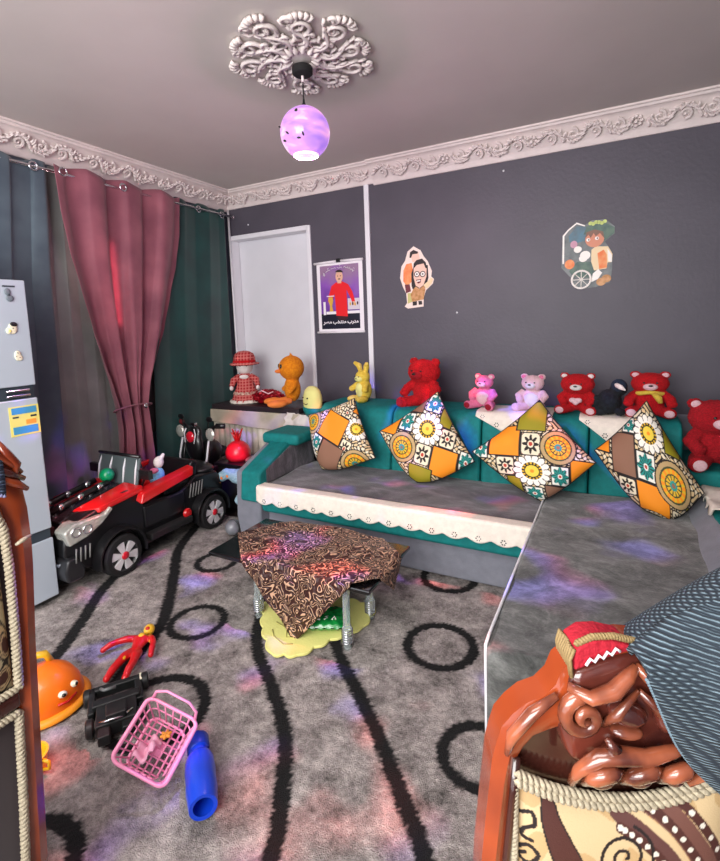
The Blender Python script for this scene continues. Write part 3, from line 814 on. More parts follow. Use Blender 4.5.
def bear(label, cat, loc, rz, s, body, belly=None, muzzle=None, pads=None, ear=None, fluffy=.004, group='teddy bears along the sofa back', headf=1.0, lean=0, hug=True, name='teddy_bear', arms_down=False, wide=1.25):
    t = thing(name, label, cat, loc, rz, group); t.scale = (s*wide, s*1.05, s)
    g = G()
    g.ball((0, .01, .30), (.20, .17, .25)); hz = .66
    g.ball((0, -.02, hz), (.225*headf, .19*headf, .20*headf))
    for sx in (-1, 1):
        g.ball((.17*sx*headf, 0, hz+.155*headf), (.075, .045, .075), rot=(0, .3*sx, 0))
        g.tube([(.16*sx, -.02, .46), (.25*sx, -.09, .36), ((.20 if not arms_down else .27)*sx, -.17, .27)], [.075, .075, .07], 12); g.ball(((.20 if not arms_down else .27)*sx, -.17, .27), .072)
        g.tube([(.12*sx, -.02, .12), (.2*sx, -.2, .1), (.23*sx, -.28, .1)], [.11, .1, .09], 12); g.ball((.235*sx, -.29, .105), (.095, .06, .105))
    g.build('body', body, t, voxel=.014, fuzz=fluffy*3, fsize=.03)
    if belly: g = G(); g.ball((0, -.08, .28), (.15, .10, .18)); g.build('belly', belly, t)
    g = G(); g.ball((0, -.19*headf, hz-.05), (.095, .065, .07)); g.build('muzzle', muzzle or body, t)
    g = G(); g.ball((0, -.255*headf, hz-.02), (.03, .018, .02)); g.build('nose', M_eye, t)
    for sx in (-1, 1):
        g = G(); g.ball((.08*sx, -.195*headf, hz+.03), .017); g.build('eye', M_eye, t)
        if pads: g = G(); g.ball((.235*sx, -.345, .105), (.065, .02, .072)); g.build('foot_pad', pads, t)
        if ear: g = G(); g.ball((.17*sx*headf, -.04, hz+.155*headf), (.048, .02, .048), rot=(0, .3*sx, 0)); g.build('inner_ear', ear, t)
    return t
ZT = .921
tb1 = bear('large fluffy bright red teddy bear sitting next to the white wall strip', 'teddy bear', (-1.29, 3.50, ZT-.02), -.35, .42, F_red, fluffy=.012, muzzle=F_dred, pads=F_dred, headf=1.15, arms_down=True, wide=1.3)
bear('small pink teddy bear with crimson feet on the sofa back', 'teddy bear', (-.83, 3.48, ZT), -.3, .29, F_pink, belly=F_pale, muzzle=F_pale, pads=F_crim, ear=F_pale, headf=.85)
bear('pale pink teddy bear partly behind a pillow on the sofa back', 'teddy bear', (-.50, 3.48, ZT), -.2, .29, F_pale, belly=F_white, muzzle=F_white, pads=F_pale, ear=F_pink, headf=.95)
hb = bear('red teddy bear with white ears and muzzle holding a pale heart', 'teddy bear', (-.22, 3.48, ZT), -.1, .29, F_red, muzzle=F_white, pads=F_pale, ear=F_white, headf=1.2, fluffy=.008, wide=1.35)
g = G(); g.ball((-.04, -.23, .32), (.065, .04, .06)); g.ball((.04, -.23, .32), (.065, .04, .06)); g.ball((0, -.23, .27), (.05, .035, .06)); g.build('heart', F_pale, hb, voxel=.012)
yb = bear('red teddy bear with a yellow scarf above the rightmost pillow', 'teddy bear', (.19, 3.50, ZT), 0, .31, F_red, muzzle=F_pale, pads=F_pale, ear=F_pale, headf=1.1, arms_down=True, wide=1.38)
g = G(); g.tube([(.17*math.cos(a), .16*math.sin(a)-.0, .48+.02*math.sin(3*a)) for a in [i*2*PI/24 for i in range(24)]], .045, 8, closed=True); g.tube([(.05, -.16, .47), (.1, -.24, .4), (.13, -.24, .3)], [.04, .05, .03], 8)
g.build('scarf', F_yel, yb)
bear('big dark red teddy bear slumped in the sofa corner', 'teddy bear', (.51, 3.36, .665), .25, .44, F_dred, muzzle=F_pale, pads=F_pale, ear=F_pale, headf=1.15, fluffy=.008)
# black and navy plush bird
bd = thing('plush_bird', 'dark plush bird with a white beak between two red bears', 'soft toy', (-.03, 3.46, ZT), 0); bd.scale = (1, 1, 1.08)
g = G(); g.ball((0, 0, .08), (.07, .09, .075)); g.ball((.05, -.01, .165), (.05, .05, .05)); g.tube([(-.02, 0, .07), (-.09, -.01, .08), (-.14, -.02, .05)], [.045, .04, .02]); g.ball((-.06, -.06, .03), (.06, .03, .025)); g.ball((.06, -.07, .03), (.03, .05, .02))
g.build('body', F_blk, bd, voxel=.006, fuzz=.012, fsize=.012)
g = G(); g.ball((.05, -.02, .175), (.047, .045, .042)); g.build('navy_hood', F_navy, bd)
g = G(); g.tube([(.035, -.05, .185), (.06, -.075, .175), (.085, -.09, .16)], [.014, .015, .004], 8); g.build('beak', F_white, bd)
g = G(); g.ball((.03, -.062, .19), .005); g.build('eye', F_white, bd)
# small white paw toy beside large red bear
# yellow rabbit
rb = thing('plush_rabbit', 'yellow plush rabbit with long ears beside the white wall strip', 'soft toy', (-1.86, 3.58, ZT-.005), -.45); rb.scale = (.88, .85, .8)
g = G(); g.ball((0, 0, .12), (.085, .075, .12)); g.ball((0, -.01, .255), (.075, .07, .07))
for sx in (-1, 1):
    g.tube([(.035*sx, 0, .3), (.06*sx-.02, .01, .37), (.10*sx-.03, -.01, .40)], [.022, .03, .018], 10)
    g.tube([(.06*sx, -.02, .18), (.1*sx, -.07, .13)], [.03, .028], 10); g.ball((.1*sx, -.07, .13), .03)
    g.ball((.07*sx, -.08, .03), (.04, .07, .035))
g.build('body', F_yel, rb, voxel=.007)
g = G(); g.ball((0, -.045, .12), (.055, .04, .08)); g.build('belly', F_pyel, rb)
g = G(); g.ball((0, -.06, .24), (.05, .03, .035)); g.build('face', F_pyel, rb)
for sx in (-1, 1): g = G(); g.ball((.028*sx, -.082, .262), .007); g.build('eye', M_eye, rb)
g = G(); g.ball((0, -.092, .243), .006); g.build('nose', M_eye, rb)
# pale yellow egg shaped cushion toy
eg = thing('plush_pillow_toy', 'pale yellow rounded plush head toy with teal bottom at the sofa end', 'soft toy', (-2.27, 3.42, .80), -.45); eg.scale = (1.3, 1.2, 1.15)
g = G(); g.lathe([(0, .0), (.055, .01), (.078, .05), (.084, .10), (.082, .14), (.068, .185), (.04, .212), (0, .222)], 24, sy=.7); g.build('head', F_pyel, eg, voxel=.008)
g = G(); g.lathe([(0, -.012), (.062, -.005), (.085, .035), (.087, .06), (.078, .062)], 24, sy=.72); g.build('teal_band', M_teal, eg)
for sx in (-1, 1): g = G(); g.ball((.028*sx-.004, -.058, .135), .006); g.build('eye', M_eye, eg)
g = G(); g.tube([(-.025, -.058, .095), (0, -.061, .086), (.025, -.058, .095)], .0028, 6); g.build('smile', M_eye, eg)

# ------------------------------------------------------------------ skirted table in the corner
st = thing('side_table', 'dark topped table with a pleated cream cloth skirt in the room corner', 'table', (-2.95, 3.6, .02))
W = world_part(st)
g = G(); g.box((-2.90, 3.62, .828), (1.0, .46, .046), M=W); g.build('tabletop', mat('dark_tabletop', S(44, 34, 38), .5), st, smooth=False, bevel=.006)
for (x, y) in ((-3.38, 3.46), (-2.48, 3.46), (-3.38, 3.82), (-2.48, 3.82)):
    g = G(); g.box((x, y, .42), (.04, .04, .8), M=W); g.build('leg', M_woodd, st, smooth=False, bevel=.004)
M_sk = mat('cream_pleated_cloth', S(226, 218, 200), .8, col2=S(190, 182, 168), vscale=8, bump=.2, bscale=120)
def skirt(u, v, top, bot, x0, x1, y, amp, fr, sag=0):
    x = x0+(x1-x0)*u; z = top+(bot-top)*v
    return (x, y-.004-amp*v**.5*(1+math.sin(fr*x*2*PI))-.006*v, z-sag*math.sin(PI*u)*v)
g = G(); g.grid(lambda u, v: skirt(u, v, .80, .12, -3.40, -2.44, 3.415, .012, 15), 240, 20, M=W)
sk = g.build('skirt', M_sk, st, solid=.003)
g = G(); g.grid(lambda u, v: skirt(u, v, .806, .69-.06*u, -3.41, -2.38, 3.385, .006, 3), 90, 16, M=W)
g.build('valance', mat('beige_satin_cloth', S(198, 188, 168), .5, col2=S(168, 158, 140), vscale=6), st, solid=.004)
# light cloth falling beside the sofa arm
cf = thing('cream_throw_cloth', 'crumpled pale cloth hanging from the table end above the left sofa arm', 'cloth', (-2.28, 3.36, .8))
W = world_part(cf)
g = G(); g.grid(lambda u, v: (-2.52+.36*u+.01*math.sin(14*v+3*u), 3.385-.05*v-.012*math.sin(u*19+v*3)-.03*v*u, (.82-.03*u)-(.14+.10*math.sin(PI*u)**2*(1 if u > .4 else .5)+.04*math.sin(7*u))*v), 50, 30, M=W)
g.build('cloth', mat('grey_white_cloth', S(214, 206, 200), .8, var=.06, vscale=10, bump=.2), cf, solid=.005)
# plaid doll
m = bpy.data.materials.new('red_plaid'); nt, N, L, P = nodes(m); P.inputs['Roughness'].default_value = .85
tc = N.new('ShaderNodeTexCoord')
ws = []
for d in ('X', 'Z'):
    wv = N.new('ShaderNodeTexWave'); wv.bands_direction = d; wv.inputs['Scale'].default_value = 12; L.new(tc.outputs['Object'], wv.inputs['Vector'])
    rr_ = N.new('ShaderNodeValToRGB'); e = rr_.color_ramp.elements; e[0].position = .78; e[0].color = (0, 0, 0, 1); e[1].position = .86; e[1].color = (1, 1, 1, 1)
    L.new(wv.outputs['Fac'], rr_.inputs['Fac']); ws.append(rr_)
mx = N.new('ShaderNodeMath'); mx.operation = 'MAXIMUM'; L.new(ws[0].outputs['Color'], mx.inputs[0]); L.new(ws[1].outputs['Color'], mx.inputs[1])
mm = N.new('ShaderNodeMix'); mm.data_type = 'RGBA'; mm.inputs['A'].default_value = S(168, 34, 38); mm.inputs['B'].default_value = S(212, 120, 112)
L.new(mx.outputs[0], mm.inputs['Factor']); L.new(mm.outputs['Result'], P.inputs['Base Color']); M_plaid = m
dl = thing('cloth_doll', 'rag doll in a red plaid hat and dress on the corner table', 'doll', (-3.15, 3.6, .852), .55)
dl.scale = (1.08, 1.05, 1.05)
g = G(); g.ball((0, 0, .33), (.075, .07, .08)); g.ball((0, 0, .27), (.04, .035, .04)); g.build('head', F_white, dl)
g = G(); g.lathe([(.125, -.005), (.13, .01), (.10, .09), (.075, .16), (.06, .23), (.04, .26), (.0, .27)], 40, wob=lambda a, t: 1+.06*(1-t)*math.sin(11*a)); g.build('dress', M_plaid, dl)
g = G(); g.lathe([(.13, -.004), (.14, .004), (.128, .025)], 60, wob=lambda a, t: 1+.06*math.sin(16*a)); g.build('lace_hem', M_lace, dl, solid=.003)
g = G(); g.lathe([(.098, .10), (.108, .085), (.112, .075)], 48, wob=lambda a, t: 1+.05*math.sin(13*a)); g.build('lace_flounce', mat('patterned_lace', S(224, 200, 180), .8, col2=S(150, 60, 50), vscale=60), dl, solid=.003)
g = G(); g.lathe([(.085, .345), (.125, .34), (.13, .352), (.092, .365), (.095, .40), (.08, .44), (.045, .462), (0, .468)], 32, wob=lambda a, t: 1+.04*math.sin(5*a)); ht = g.build('hat', M_plaid, dl)
g = G(); g.lathe([(.096, .362), (.099, .372), (.097, .384)], 32); g.build('hat_band', F_red, ht)
for sx in (-1, 1):
    g = G(); g.tube([(.045*sx, 0, .235), (.1*sx, -.02, .2), (.115*sx, -.05, .15)], [.03, .03, .02], 10); a_ = g.build('sleeve', M_plaid, dl)
    g = G(); g.ball((.115*sx, -.055, .135), (.018, .02, .022)); g.build('hand', F_white, a_)
    g = G(); g.ball((.028*sx, -.066, .335), .006); g.build('eye', M_eye, dl)
g = G(); g.ball((0, -.064, .235), (.04, .012, .02)); g.build('collar_bow', F_white, dl)
# red foil parcel
rf = thing('red_parcel', 'crinkled shiny dark red parcel between the doll and the orange chick', 'parcel', (-2.87, 3.58, .852), .2); rf.scale = (.9, 1, 1)
g = G()
def foil(u, v):
    a = 2*PI*u; q = PI*(v-.5); rr_ = 1+.10*math.sin(7*a+3*q)+.08*math.sin(13*a-5*q)+.05*math.sin(23*q+4*a)
    return (.165*math.cos(a)*math.cos(q)*rr_, .09*math.sin(a)*math.cos(q)*rr_, .062+.06*math.sin(q)*rr_*1.0)
g.grid(foil, 48, 24, wrap=True); g.build('foil', mat('red_foil', S(176, 14, 34), .25, col2=S(120, 6, 24), vscale=30, metal=.4), rf, smooth=False)
g = G(); g.tube([(-.08, -.06, .11), (-.02, -.085, .13), (.05, -.08, .10), (.1, -.07, .12)], .006, 6); g.build('ribbon', F_pale, rf)
# orange chick
ck = thing('plush_chick', 'orange plush chick with a big round head sitting on the corner table', 'soft toy', (-2.545, 3.52, .852), -.75); ck.scale = (1.0, 1.0, .96)
g = G(); g.ball((0, 0, .16), (.085, .075, .12)); g.ball((0, 0, .355), (.12, .115, .115)); g.ball((0, .02, .27), (.05, .05, .05))
for sx in (-1, 1): g.tube([(.07*sx, 0, .2), (.12*sx, -.05, .15)], [.035, .025], 10); g.ball((.12*sx, -.05, .15), .026)
for q in range(3): g.tube([(0, 0, .46), (.012*(q-1), .0, .485), (.03*(q-1), -.01, .50)], [.01, .008, .003], 6)
g.build('body', F_or, ck, voxel=.008)
for sx in (-1, 1):
    g = G(); g.tube([(.05*sx, -.03, .06), (.08*sx, -.1, .045)], [.03, .03], 10); g.ball((.10*sx, -.16, .045), (.05, .09, .035)); g.build('foot', F_lor, ck, voxel=.008)
    g = G(); g.ball((.045*sx, -.1, .375), (.014, .012, .022)); g.build('eye', M_eye, ck)
g = G(); g.ball((0, -.115, .33), (.03, .035, .018)); g.build('beak', F_lor, ck)

# ------------------------------------------------------------------ black stand with red jug toy, blue plush
sd = thing('black_stand', 'low black box stand between the toy car and the sofa arm', 'stand', (-2.78, 3.15, .02))
g = G(); g.box((0, 0, .20), (.42, .3, .38)); g.build('box', M_blackm, sd, smooth=False, bevel=.008)
g = G(); g.box((0, 0, .40), (.46, .34, .025)); g.build('top_panel', M_black, sd, smooth=False, bevel=.005)
rk = thing('red_balloon_toy', 'red rounded toy with a spiky tied top on the black stand', 'toy', (-2.86, 3.12, .435))
g = G(); g.lathe([(0, 0), (.085, 0), (.105, .03), (.108, .07), (.09, .12), (.06, .15), (.03, .165), (0, .17)], 28); g.build('bag', mat('red_vinyl', S(225, 26, 48), .35, var=.1, vscale=12, coat=.3), rk)
for q in range(6):
    a = q*PI/3
    g = G(); g.tube([(0, 0, .15), (.02*math.cos(a), .02*math.sin(a), .2), (.05*math.cos(a), .05*math.sin(a), .245+.02*(q % 2))], [.018, .014, .004], 8); g.build('spike', M_red, rk)
rd = thing('silver_dish', 'small round silver lidded dish at the right end of the black stand', 'dish', (-2.66, 3.08, .4335))
g = G(); g.lathe([(0, 0), (.05, 0), (.066, .02), (.07, .03), (.066, .034), (.05, .05), (.0, .062)], 28); g.build('dish', mat('silver', S(190, 190, 195), .3, metal=.8), rd)
bl = thing('blue_plush_elephant', 'pale blue plush toy slumped head down against the left sofa arm', 'soft toy', (-2.655, 2.87, .022), .1); bl.scale = (.95, .75, 1.0)
g = G(); g.ball((.08, .05, .24), (.11, .09, .14)); g.ball((.1, .04, .12), (.09, .08, .12)); g.ball((0.02, .0, .36), (.1, .08, .06)); g.tube([(-.02, .0, .37), (-.1, -.02, .38), (-.17, -.02, .34)], [.05, .045, .04], 12); g.tube([(.05, -.05, .2), (.02, -.08, .16)], [.04, .03], 10); g.tube([(.12, -.03, .12), (.1, -.06, .04)], [.05, .045], 10)
g.build('body', F_blue, bl, voxel=.009, fuzz=.012, fsize=.03)
for (x, z) in ((-.13, .35), (-.07, .37), (-.16, .31)):
    g = G(); g.ball((x, -.055, z), (.014, .008, .014)); g.build('orange_spot', F_lor, bl)
gb = thing('grey_ball', 'small shiny grey ball on the rug by the left sofa arm', 'ball', (-2.50, 2.62, .085))
g = G(); g.ball((0, 0, 0), .058, seg=24, rings=14); g.build('shell', mat('grey_rubber', S(120, 122, 128), .3, var=.3, vscale=12, coat=.4), gb)
g = G(); g.tube([(.0585*math.cos(a), .0, .0585*math.sin(a)) for a in [i*2*PI/28 for i in range(28)]], .002, 6, closed=True); g.build('seam', M_blackm, gb)

# ------------------------------------------------------------------ floor toys
fg = thing('action_figure', 'small red and yellow jointed toy figure lying face up on the rug', 'toy figure', (-2.01, 1.42, .05), math.radians(30)); fg.scale = (1.0, 1.05, 1.0)
M_fy = mat('yellow_plastic', S(240, 190, 50), .35, coat=.3)
def limb(g, a, b, r0, r1): g.tube([a, tuple((Vector(a)+Vector(b))/2+Vector((0, 0, .006))), b], [r0, (r0+r1)/2*1.1, r1], 10); g.ball(a, r0*1.02, seg=10, rings=6); g.ball(b, r1*1.1, seg=10, rings=6)
g = G(); g.tube([(0, -.05, .0), (0, -.02, .004), (0, .03, .008), (0, .06, .0)], [.028, .026, .04, .022], 12, flat=.65)
for sx, a1, a2 in ((-1, (-.11, .02), (-.16, -.02)), (1, (.07, .0), (.085, -.07))):
    limb(g, (.035*sx, .05, 0), (*a1, .01), .017, .014); limb(g, (*a1, .01), (*a2, .0), .014, .013)
for sx, k, f in ((-1, (-.035, -.13), (-.05, -.21)), (1, (.03, -.13), (.03, -.21))):
    limb(g, (.018*sx, -.055, 0), (*k, .012), .022, .018); limb(g, (*k, .012), (*f, .0), .018, .015)
bd_ = g.build('body', M_red, fg, voxel=.004)
g = G(); g.ball((.01, .1, .01), (.026, .03, .026), seg=14, rings=10); g.build('head', M_fy, fg)
g = G(); g.ball((.01, .085, .026), (.012, .01, .01), seg=12, rings=8); g.build('face_plate', M_red, fg)
for c_, r_ in (((0, .035, .026), (.016, .018, .01)), ((-.026, -.1, .018), (.016, .03, .012)), ((.026, -.1, .018), (.016, .03, .012)), ((-.07, .035, .012), (.02, .013, .011)), ((.055, .02, .012), (.013, .02, .011))):
    g = G(); g.ball(c_, r_, seg=12, rings=8); g.build('yellow_armour', M_fy, fg)
# black toy machine
bt = thing('black_toy_digger', 'broken black plastic toy vehicle frame lying on the rug', 'toy', (-1.77, 1.13, .027), .95); bt.scale = (.72, .82, .8)
M_bt = mat('worn_black_plastic', S(30, 32, 32), .4, var=.3, vscale=20)
g = G()
for c_, d_ in [((0, .10, .05), (.26, .035, .05)), ((-.125, .02, .05), (.035, .19, .05)), ((.115, .03, .045), (.04, .19, .05)), ((0, -.03, .06), (.24, .05, .06)), ((.0, -.12, .05), (.2, .14, .07)), ((-.06, -.21, .05), (.06, .08, .05)), ((.06, -.2, .05), (.07, .07, .05)), ((0, -.14, .1), (.1, .09, .04))]: g.box(c_, d_)
g.build('chassis', M_bt, bt, bevel=.008)
for x, y in ((-.15, .09), (.15, .09), (-.13, -.13), (.13, -.13)):
    g = G(); g.lathe([(0, -.02), (.035, -.02), (.042, -.012), (.042, .012), (.035, .02), (0, .02)], 20, M=Matrix.Translation((x, y, .042)) @ Euler((0, PI/2, 0)).to_matrix().to_4x4()); g.build('wheel', M_bt, bt, angle=40)
g = G(); g.tube([(-.08, .08, .08), (-.06, .02, .11), (.0, .03, .1)], .008, 8); g.build('lever', mat('grey_part', S(110, 112, 112), .4), bt)
g = G(); g.box((.13, .09, .075), (.012, .05, .004)); g.build('pale_sticker', M_cream, bt, smooth=False)
g = G(); g.tube([(-.08, -.17, .085), (-.03, -.19, .10), (.03, -.18, .09), (.08, -.15, .09)], .006, 8); g.build('silver_wire', M_chrome, bt)
# pink basket
bk = thing('pink_basket', 'pink openwork plastic toy basket tipped on the rug', 'basket', (-1.41, 1.02, .075), math.radians(42)); bk.rotation_euler = (Matrix.Rotation(math.radians(38), 3, (.586, .81, 0)) @ Matrix.Rotation(math.radians(102), 3, 'Z')).to_euler(); bk.location = (-1.40, 1.02, .108); bk.scale = (.74, 1.0, .84)
M_pk = mat('pink_plastic', S(255, 156, 196), .35, coat=.3)
def ring_pts(w, d, z, r=.03, n=6):
    out = []
    for cx, cy, a0 in ((w-r, d-r, 0), (-w+r, d-r, PI/2), (-w+r, -d+r, PI), (w-r, -d+r, 3*PI/2)):
        for i in range(n): a = a0+PI/2*i/(n-1); out.append((cx+r*math.cos(a), cy+r*math.sin(a), z))
    return out
g = G(); g.tube(ring_pts(.135, .10, .08), .008, 8, closed=True); g.build('rim', M_pk, bk)
g = G(); g.tube(ring_pts(.105, .07, -.055), .006, 8, closed=True)
for i in range(5): y = -.05+.025*i; g.tube([(-.10, y, -.055), (.10, y, -.055)], .004, 6)
for i in range(7): x = -.09+.03*i; g.tube([(x, -.07, -.055), (x, .07, -.055)], .004, 6)
g.box((0, 0, -.055), (.07, .05, .004)); g.build('base_grid', M_pk, bk)
top = ring_pts(.135, .10, .08, n=7); bot = ring_pts(.105, .07, -.055, n=7)
def loop_at(pts, f):
    n = len(pts); L_ = [0]
    for i in range(n): L_.append(L_[-1]+(Vector(pts[(i+1) % n])-Vector(pts[i])).length)
    s = f*L_[-1]
    for i in range(n):
        if s <= L_[i+1]: t = (s-L_[i])/(L_[i+1]-L_[i]); return Vector(pts[i]).lerp(Vector(pts[(i+1) % n]), t)
    return Vector(pts[0])
for i in range(26):
    a, b = loop_at(top, i/26), loop_at(bot, i/26)
    g = G(); g.tube([a, a.lerp(b, .5)*1.0+Vector((0, 0, .002)), b], .0035, 6); g.build('upright', M_pk, bk)
g = G(); g.tube(ring_pts(.121, .086, .015), .0035, 6, closed=True); g.build('middle_band', M_pk, bk)
g = G(); g.tube([(.133, -.085, .08), (.155, -.08, .12), (.168, -.045, .145), (.168, .045, .145), (.155, .08, .12), (.133, .085, .08)], .006, 8); g.build('carry_handle', M_pk, bk)
ob = thing('orange_trinket', 'tiny orange star shaped trinket lying inside the pink basket', 'toy', (-1.41, 1.07, .10))
g = G()
for q in range(6): a = q*PI/3; g.tube([(0, 0, 0), (.02*math.cos(a), .02*math.sin(a), .004)], [.009, .004], 6)
g.build('star', M_or, ob)
pc = thing('pink_card', 'crumpled pale pink toy scrap lying inside the pink basket', 'toy', (-1.425, 1.0, .10), .3)
g = G(); g.grid(lambda u, v: (.06*(u-.5), .09*(v-.5), .015*math.sin(7*u+4*v)+.008*math.sin(13*v)), 12, 14); g.build('scrap', mat('pale_pink', S(244, 180, 205), .6), pc, solid=.003)
# blue bottle
bb = thing('blue_bottle', 'blue plastic toy bottle with an open mouth lying on the rug', 'bottle', (-1.19, 1.02, .076)); bb.scale = (.86, .86, .86)
M_bb = mat('blue_plastic', S(18, 66, 205), .3, coat=.4)
M_bbd = mat('deep_blue_plastic', S(16, 50, 150), .4)
d = Vector((.17, -.145, .0)).normalized()
q = Vector((0, 0, 1)).rotation_difference(d).to_matrix().to_4x4()
g = G(); g.lathe([(.036, .128), (.050, .13), (.052, .12), (.055, .08), (.058, .06), (.056, .02), (.058, -.03), (.055, -.07), (.048, -.09), (.034, -.1), (.034, -.125), (.04, -.128), (.04, -.15), (.0, -.155)], 30, M=q)
g.lathe([(.046, .13), (.043, .08), (.04, .03), (.0, .028)], 30, M=q); g.build('bottle_body', M_bb, bb, angle=50)
g = G(); g.lathe([(.041, -.125), (.044, -.13), (.044, -.185), (.038, -.19), (0, -.192)], 24, M=q, wob=lambda a, t: 1+.03*math.sin(14*a)); g.build('cap', M_bbd, bb, angle=50)
# orange and yellow toy shell
oh = thing('orange_toy_helmet', 'orange plastic shell toy with a yellow rim peeking from behind the left chair', 'toy', (-2.07, 1.02, .026), .8); oh.scale = (.86, .86, .78)
M_op = mat('orange_plastic', S(250, 118, 20), .35, coat=.3); M_yp = mat('bright_yellow_plastic', S(250, 200, 40), .35, coat=.3)
g = G(); g.lathe([(.155, .02), (.158, .05), (.145, .11), (.115, .165), (.07, .2), (.03, .215), (0, .218)], 36, wob=lambda a, t: 1+.03*math.cos(3*a)); g.build('shell', M_op, oh)
g = G(); g.lathe([(.13, .0), (.185, .005), (.19, .015), (.16, .03), (.13, .03)], 36); g.build('brim', mat('light_orange', S(255, 160, 40), .35), oh)
g = G(); g.tube([(.02, .06, .19), (.0, .05, .25), (-.04, .02, .27), (-.08, -.02, .24), (-.09, -.02, .18)], .022, 10, flat=.6); g.build('handle', M_yp, oh)
for c_ in ((.10, -.105, .11), (.135, -.05, .115)):
    g = G(); g.ball(c_, (.02, .016, .017), seg=12, rings=8); e_ = g.build('eye_white', M_cream, oh)
    g = G(); g.ball((c_[0]*1.08, c_[1]*1.1, c_[2]+.002), (.01, .009, .01), seg=10, rings=6); g.build('pupil', M_eye, e_)
g = G(); g.tube([(.085, -.13, .075), (.12, -.105, .065), (.145, -.06, .07)], .006, 8); g.build('mouth', M_red, oh)
yc = thing('yellow_cup', 'small yellow toy piece on the rug beside the left chair', 'toy', (-1.80, .81, .026), .3)
g = G(); g.lathe([(.04, 0), (.05, .005), (.055, .05), (.06, .06), (.052, .06), (.047, .01), (0, .008)], 24); g.build('cup', M_yp, yc, angle=50)
g = G(); g.tube([(.05, 0, .05), (.08, 0, .045), (.08, 0, .02), (.05, 0, .012)], .006, 8); g.build('grip', M_yp, yc)

# ------------------------------------------------------------------ ride-on toy jeep
M_spoke = mat('silver_plastic', S(226, 222, 224), .3, metal=.2, coat=.3)
jp = thing('ride_on_car', 'black and red ride-on toy jeep with chrome wheels parked by the curtains', 'toy car', (-3.02, 2.205, .022))
def YM(pts): return [(-y if False else y, z) for y, z in pts]
g = G()
prof = [(-.62, .16), (-.65, .26), (-.64, .36), (-.58, .43), (-.40, .47), (-.20, .505), (-.12, .50), (-.10, .38), (.20, .36), (.30, .40), (.36, .44), (.58, .42), (.64, .34), (.64, .20), (.60, .12), (-.16, .09), (-.5, .12)]
g.prism(prof, -.23, .23, 'x'); g.build('body', M_black, jp, bevel=.02, bseg=3)
# cockpit tub edge, hood panels
g = G(); g.prism([(-.60, .425), (-.40, .475), (-.20, .51), (-.13, .515), (-.13, .50), (-.2, .49), (-.4, .455), (-.6, .41)], -.13, .13, 'x'); g.build('hood', mat('grey_black_plastic', S(34, 34, 37), .25, coat=.5), jp, bevel=.012)
g = G(); g.add([(.24, -.10, .515), (.24, -.42, .475), (.09, -.50, .462), (.10, -.14, .535), (.24, -.10, .47), (.25, -.42, .44), (.09, -.50, .42), (.10, -.14, .48)], [(0, 1, 2, 3), (7, 6, 5, 4), (0, 4, 5, 1), (1, 5, 6, 2), (2, 6, 7, 3), (3, 7, 4, 0)]); g.build('red_hood_panel', M_red, jp, bevel=.01)
g = G(); g.add([(-.24, -.10, .515), (-.24, -.42, .475), (-.09, -.50, .462), (-.10, -.14, .535), (-.24, -.10, .47), (-.25, -.42, .44), (-.09, -.50, .42), (-.10, -.14, .48)], [(0, 1, 2, 3), (7, 6, 5, 4), (0, 4, 5, 1), (1, 5, 6, 2), (2, 6, 7, 3), (3, 7, 4, 0)]); g.build('red_hood_panel', M_red, jp, bevel=.01)
# grille with holes, lights
g = G(); g.box((0, -.64, .35), (.24, .035, .13)); gr = g.build('grille', M_blackm, jp, bevel=.01)
for i in range(5):
    for k in range(3):
        g = G(); g.ball((-.09+.045*i, -.665, .31+.035*k), (.007, .005, .007), seg=8, rings=5); g.build('grille_stud', M_chrome, gr)
M_lens = mat('clear_chrome_lens', S(225, 225, 215), .18, metal=.6, bump=.6, bscale=60)
for sx in (-1, 1):
    g = G(); g.prism([(-.63, .31), (-.655, .40), (-.60, .435), (-.40, .43), (-.36, .465), (-.34, .44), (-.42, .375), (-.52, .33)], .15*sx, .262*sx, 'x'); hl = g.build('headlight', M_lens, jp, bevel=.012)
    for q, (yy, zz_) in enumerate([(-.59, .385), (-.52, .38)]):
        g = G(); g.tube([(.265*sx, yy+.026*math.cos(a), zz_+.026*math.sin(a)) for a in [i*2*PI/16 for i in range(16)]], .005, 5, closed=True); g.build('lamp_ring', M_chrome, hl)
    g = G(); g.box((.17*sx, -.648, .20), (.07, .05, .03), rot=(0, 0, .3*sx)); g.build('fog_lamp', M_chrome, jp, bevel=.008)
    for q in range(4):
        g = G(); g.tube([(.268*sx, -.60+.028*q, .29), (.275*sx, -.612+.028*q, .21)], .005, 6); g.build('bumper_slat', mat('mid_grey_plastic', S(120, 120, 118), .3) if sx < 0 and q == 0 else bpy.data.materials['mid_grey_plastic'], jp)
g = G(); g.prism([(-.662, .10), (-.672, .17), (-.655, .24), (-.60, .245), (-.55, .16), (-.56, .10)], -.27, .27, 'x'); g.build('bumper', mat('satin_black', S(30, 30, 33), .35, coat=.3), jp, bevel=.02, bseg=3)
